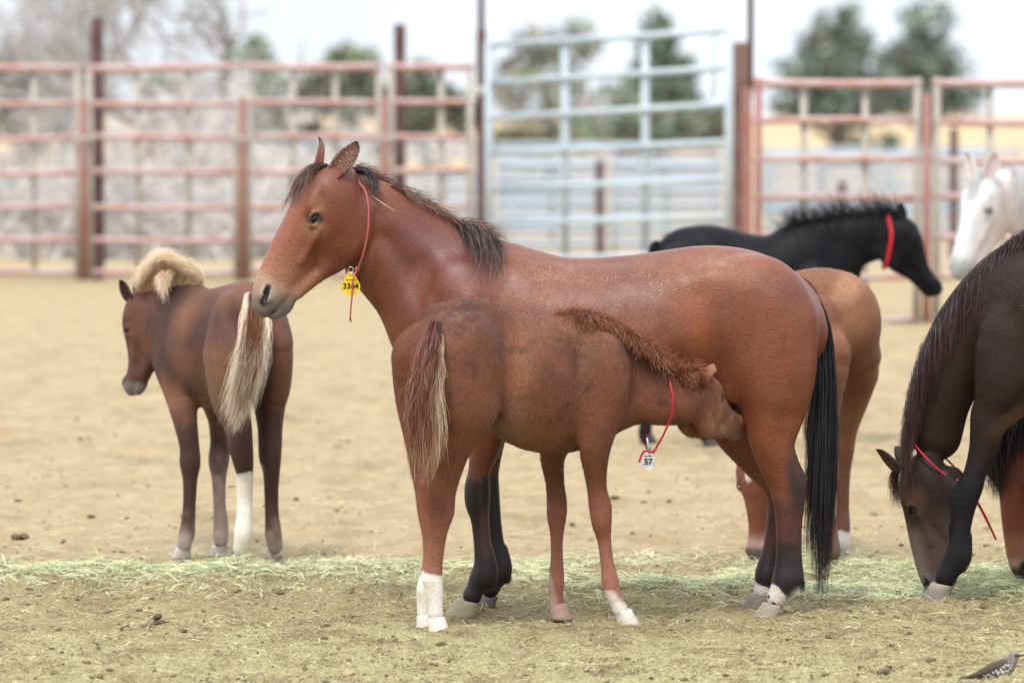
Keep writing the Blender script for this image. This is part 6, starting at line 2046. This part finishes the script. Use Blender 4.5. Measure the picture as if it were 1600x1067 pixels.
# the lumps one can point at
for (u_, v_, r_, k_, lb) in ((1392, 1052, .022, 7, 'small heap of dark droppings near the starling'), (1452, 1040, .020, 3, 'single dark dirt clod left of the starling, farther back'), (168, 949, .026, 4, 'dark droppings in the dirt below the blond-maned foal'),
                             (243, 975, .026, 5, 'broken dark clods in the left foreground'), (1140, 934, .022, 2, 'brown clod at the edge of the green hay'), (34, 832, .034, 4, 'dark clods at the left edge behind the hay'), (1352, 1050, .018, 2, 'pair of small clods left of the dropping heap')):
    x_, y_ = uv2xy(np.array([float(u_)]), np.array([float(v_)]))
    z_ = float(ground_h(x_, y_)[0]); base = np.array([x_[0], y_[0], z_])
    r = empty('dirt_clod', base); tag(r, lb, 'clod')
    for i in range(k_):
        rnd = np.random.default_rng(int(u_) * 10 + i)
        Vb, Fb = clod_mesh(None, 1, 0, None)
        me0 = bpy.data.meshes.new('lump')
        a_ = rnd.uniform(0, 6.28); d_ = r_ * (0.0 if i == 0 else rnd.uniform(.9, 1.7))
        s_ = r_ * rnd.uniform(.55, 1.0)
        Vv = Vb * (1 + rnd.uniform(-.4, .4, (12, 1))) * np.array([1.1, 1, .75]) * s_ + np.array([math.cos(a_) * d_, math.sin(a_) * d_ * .8, s_ * .45 + (r_ * .8 if i == 0 and k_ > 4 else 0)])
        me = mesh_np('lump', Vv, np.array(Fb), True, None, np.tile(np.array([[0.13, 0.095, 0.055]]) * rnd.uniform(.7, 1.3), (12, 1)))
        o = link('lump', me, M_LITTER, r)
        sb = o.modifiers.new('s', 'SUBSURF'); sb.levels = sb.render_levels = 1

# ------------------------------------------------------------------ starling
def starling():
    Yb = 20.05
    B = lambda u, v, d=0.0: at(u, v, Yb + d)
    S = 1 / 443.0
    base = B(1560, 1072); gx = float(ground_h(np.array([base[0]]), np.array([base[1]]))[0])
    root = empty('starling', (base[0], base[1], gx)); off = np.array([base[0], base[1], gx])
    tag(root, 'speckled brown starling standing in the bottom right corner', 'bird')
    f = Field(.0022)
    def ch(p, k=.008):
        f.chain([B(*q[:3]) for q in p], [q[3] * S for q in p], [q[4] * S for q in p], np.array([0, 1, 0.]), k)
    ch([(1527, 1057, 0, 5, 6), (1541, 1052, 0, 11, 11), (1556, 1048, 0, 15, 14), (1570, 1042, 0, 14.5, 13), (1579, 1034, 0, 10, 10), (1584, 1026, 0, 7.5, 8)])
    f.ell(B(1585, 1024), (8.6 * S, 6.5 * S, 6.2 * S), None, .006)
    f.chain([B(1591, 1023.5), B(1596, 1023), B(1603, 1022.4)], [2.6 * S, 1.7 * S, .6 * S], [2.4 * S, 1.6 * S, .6 * S], np.array([0, 1, 0.]), .003)
    ch([(1535, 1059, 0, 5, 6), (1515, 1058, 0, 2.4, 5), (1502, 1057, 0, 1.6, 3.5)], .006)
    V, Q = f.mesh(1)
    u, v = proj(V)
    C = np.ones((len(V), 3)) * np.array([0.13, 0.10, 0.085])
    def mx(c, w):
        nonlocal C
        w = np.clip(w, 0, 1)[:, None]; C = C * (1 - w) + np.asarray(c) * w
    belly = sstep(-3, 3, (v - (1047 - (u - 1540) * .32)))
    mx((0.035, 0.045, 0.05), belly)
    sp = noise3(V, 210, 3)
    mx((0.55, 0.53, 0.48), belly * sstep(.0, .16, sp) * (u < 1590) * (u > 1535))
    mx((0.26, 0.22, 0.20), (1 - belly) * sstep(.1, .5, noise3(V, 150, 8)) * .6)
    mx((0.20, 0.17, 0.16), sstep(1577, 1583, u))
    mx((0.05, 0.04, 0.04), (np.abs(v - 1024) < 2.2) * (u > 1585) * (u < 1594))
    mx((0.09, 0.075, 0.07), sstep(1591.5, 1593, u))
    me = mesh_np('body', V, Q, True, off, C); link('body', me, M_LITTER, root)
    for sg in (-1, 1):
        fw = Field(.0022)
        P_ = [(1572, 1033, .020 * sg, 4, 2), (1560, 1037, .028 * sg, 6.5, 2.6), (1545, 1044, .029 * sg, 6.5, 2.6), (1528, 1052, .022 * sg, 4.5, 2.2), (1510, 1058, .010 * sg, 2.2, 1.6), (1498, 1061, .005 * sg, 1.2, 1.2)]
        fw.chain([B(*q[:3]) for q in P_], [q[3] * S for q in P_], [q[4] * S for q in P_], np.array([0, 1, 0.]), .004)
        V, Q = fw.mesh(1); u, v = proj(V)
        st = 0.5 + 0.5 * np.sin((v + (u - 1500) * .36) * 1.9)
        Cw = lerp_col((0.045, 0.035, 0.032), (0.27, 0.20, 0.14), st ** 3 * .9)
        link('wing', mesh_np('wing', V, Q, True, off, Cw), M_LITTER, root)
        e = B(1587, 1022.5, .0125 * sg); V, Q = ball(e, .0022, None, 8, 6); link('eye', mesh_py('eye', V, Q, off), M_EYE, root)
        a = B(1552 + 6 * sg, 1060, .012 * sg); b = np.array([a[0] - .004, a[1], gx + .002])
        V, Q = tube_mesh(np.array([a, (a + b) / 2 + np.array([-.004, 0, 0]), b]), .0018, 6); lg = link('leg', mesh_py('leg', V, Q, off), M_POST, root)
        for k_ in (-.6, 0, .6, 3.14):
            V, Q = tube_mesh(np.array([b, b + np.array([math.cos(k_) * .009, math.sin(k_) * .009, .001]), b + np.array([math.cos(k_) * .019, math.sin(k_) * .019, -.001])]), .0012, 5)
            link('toe', mesh_py('toe', V, Q, off), M_POST, lg)


starling()
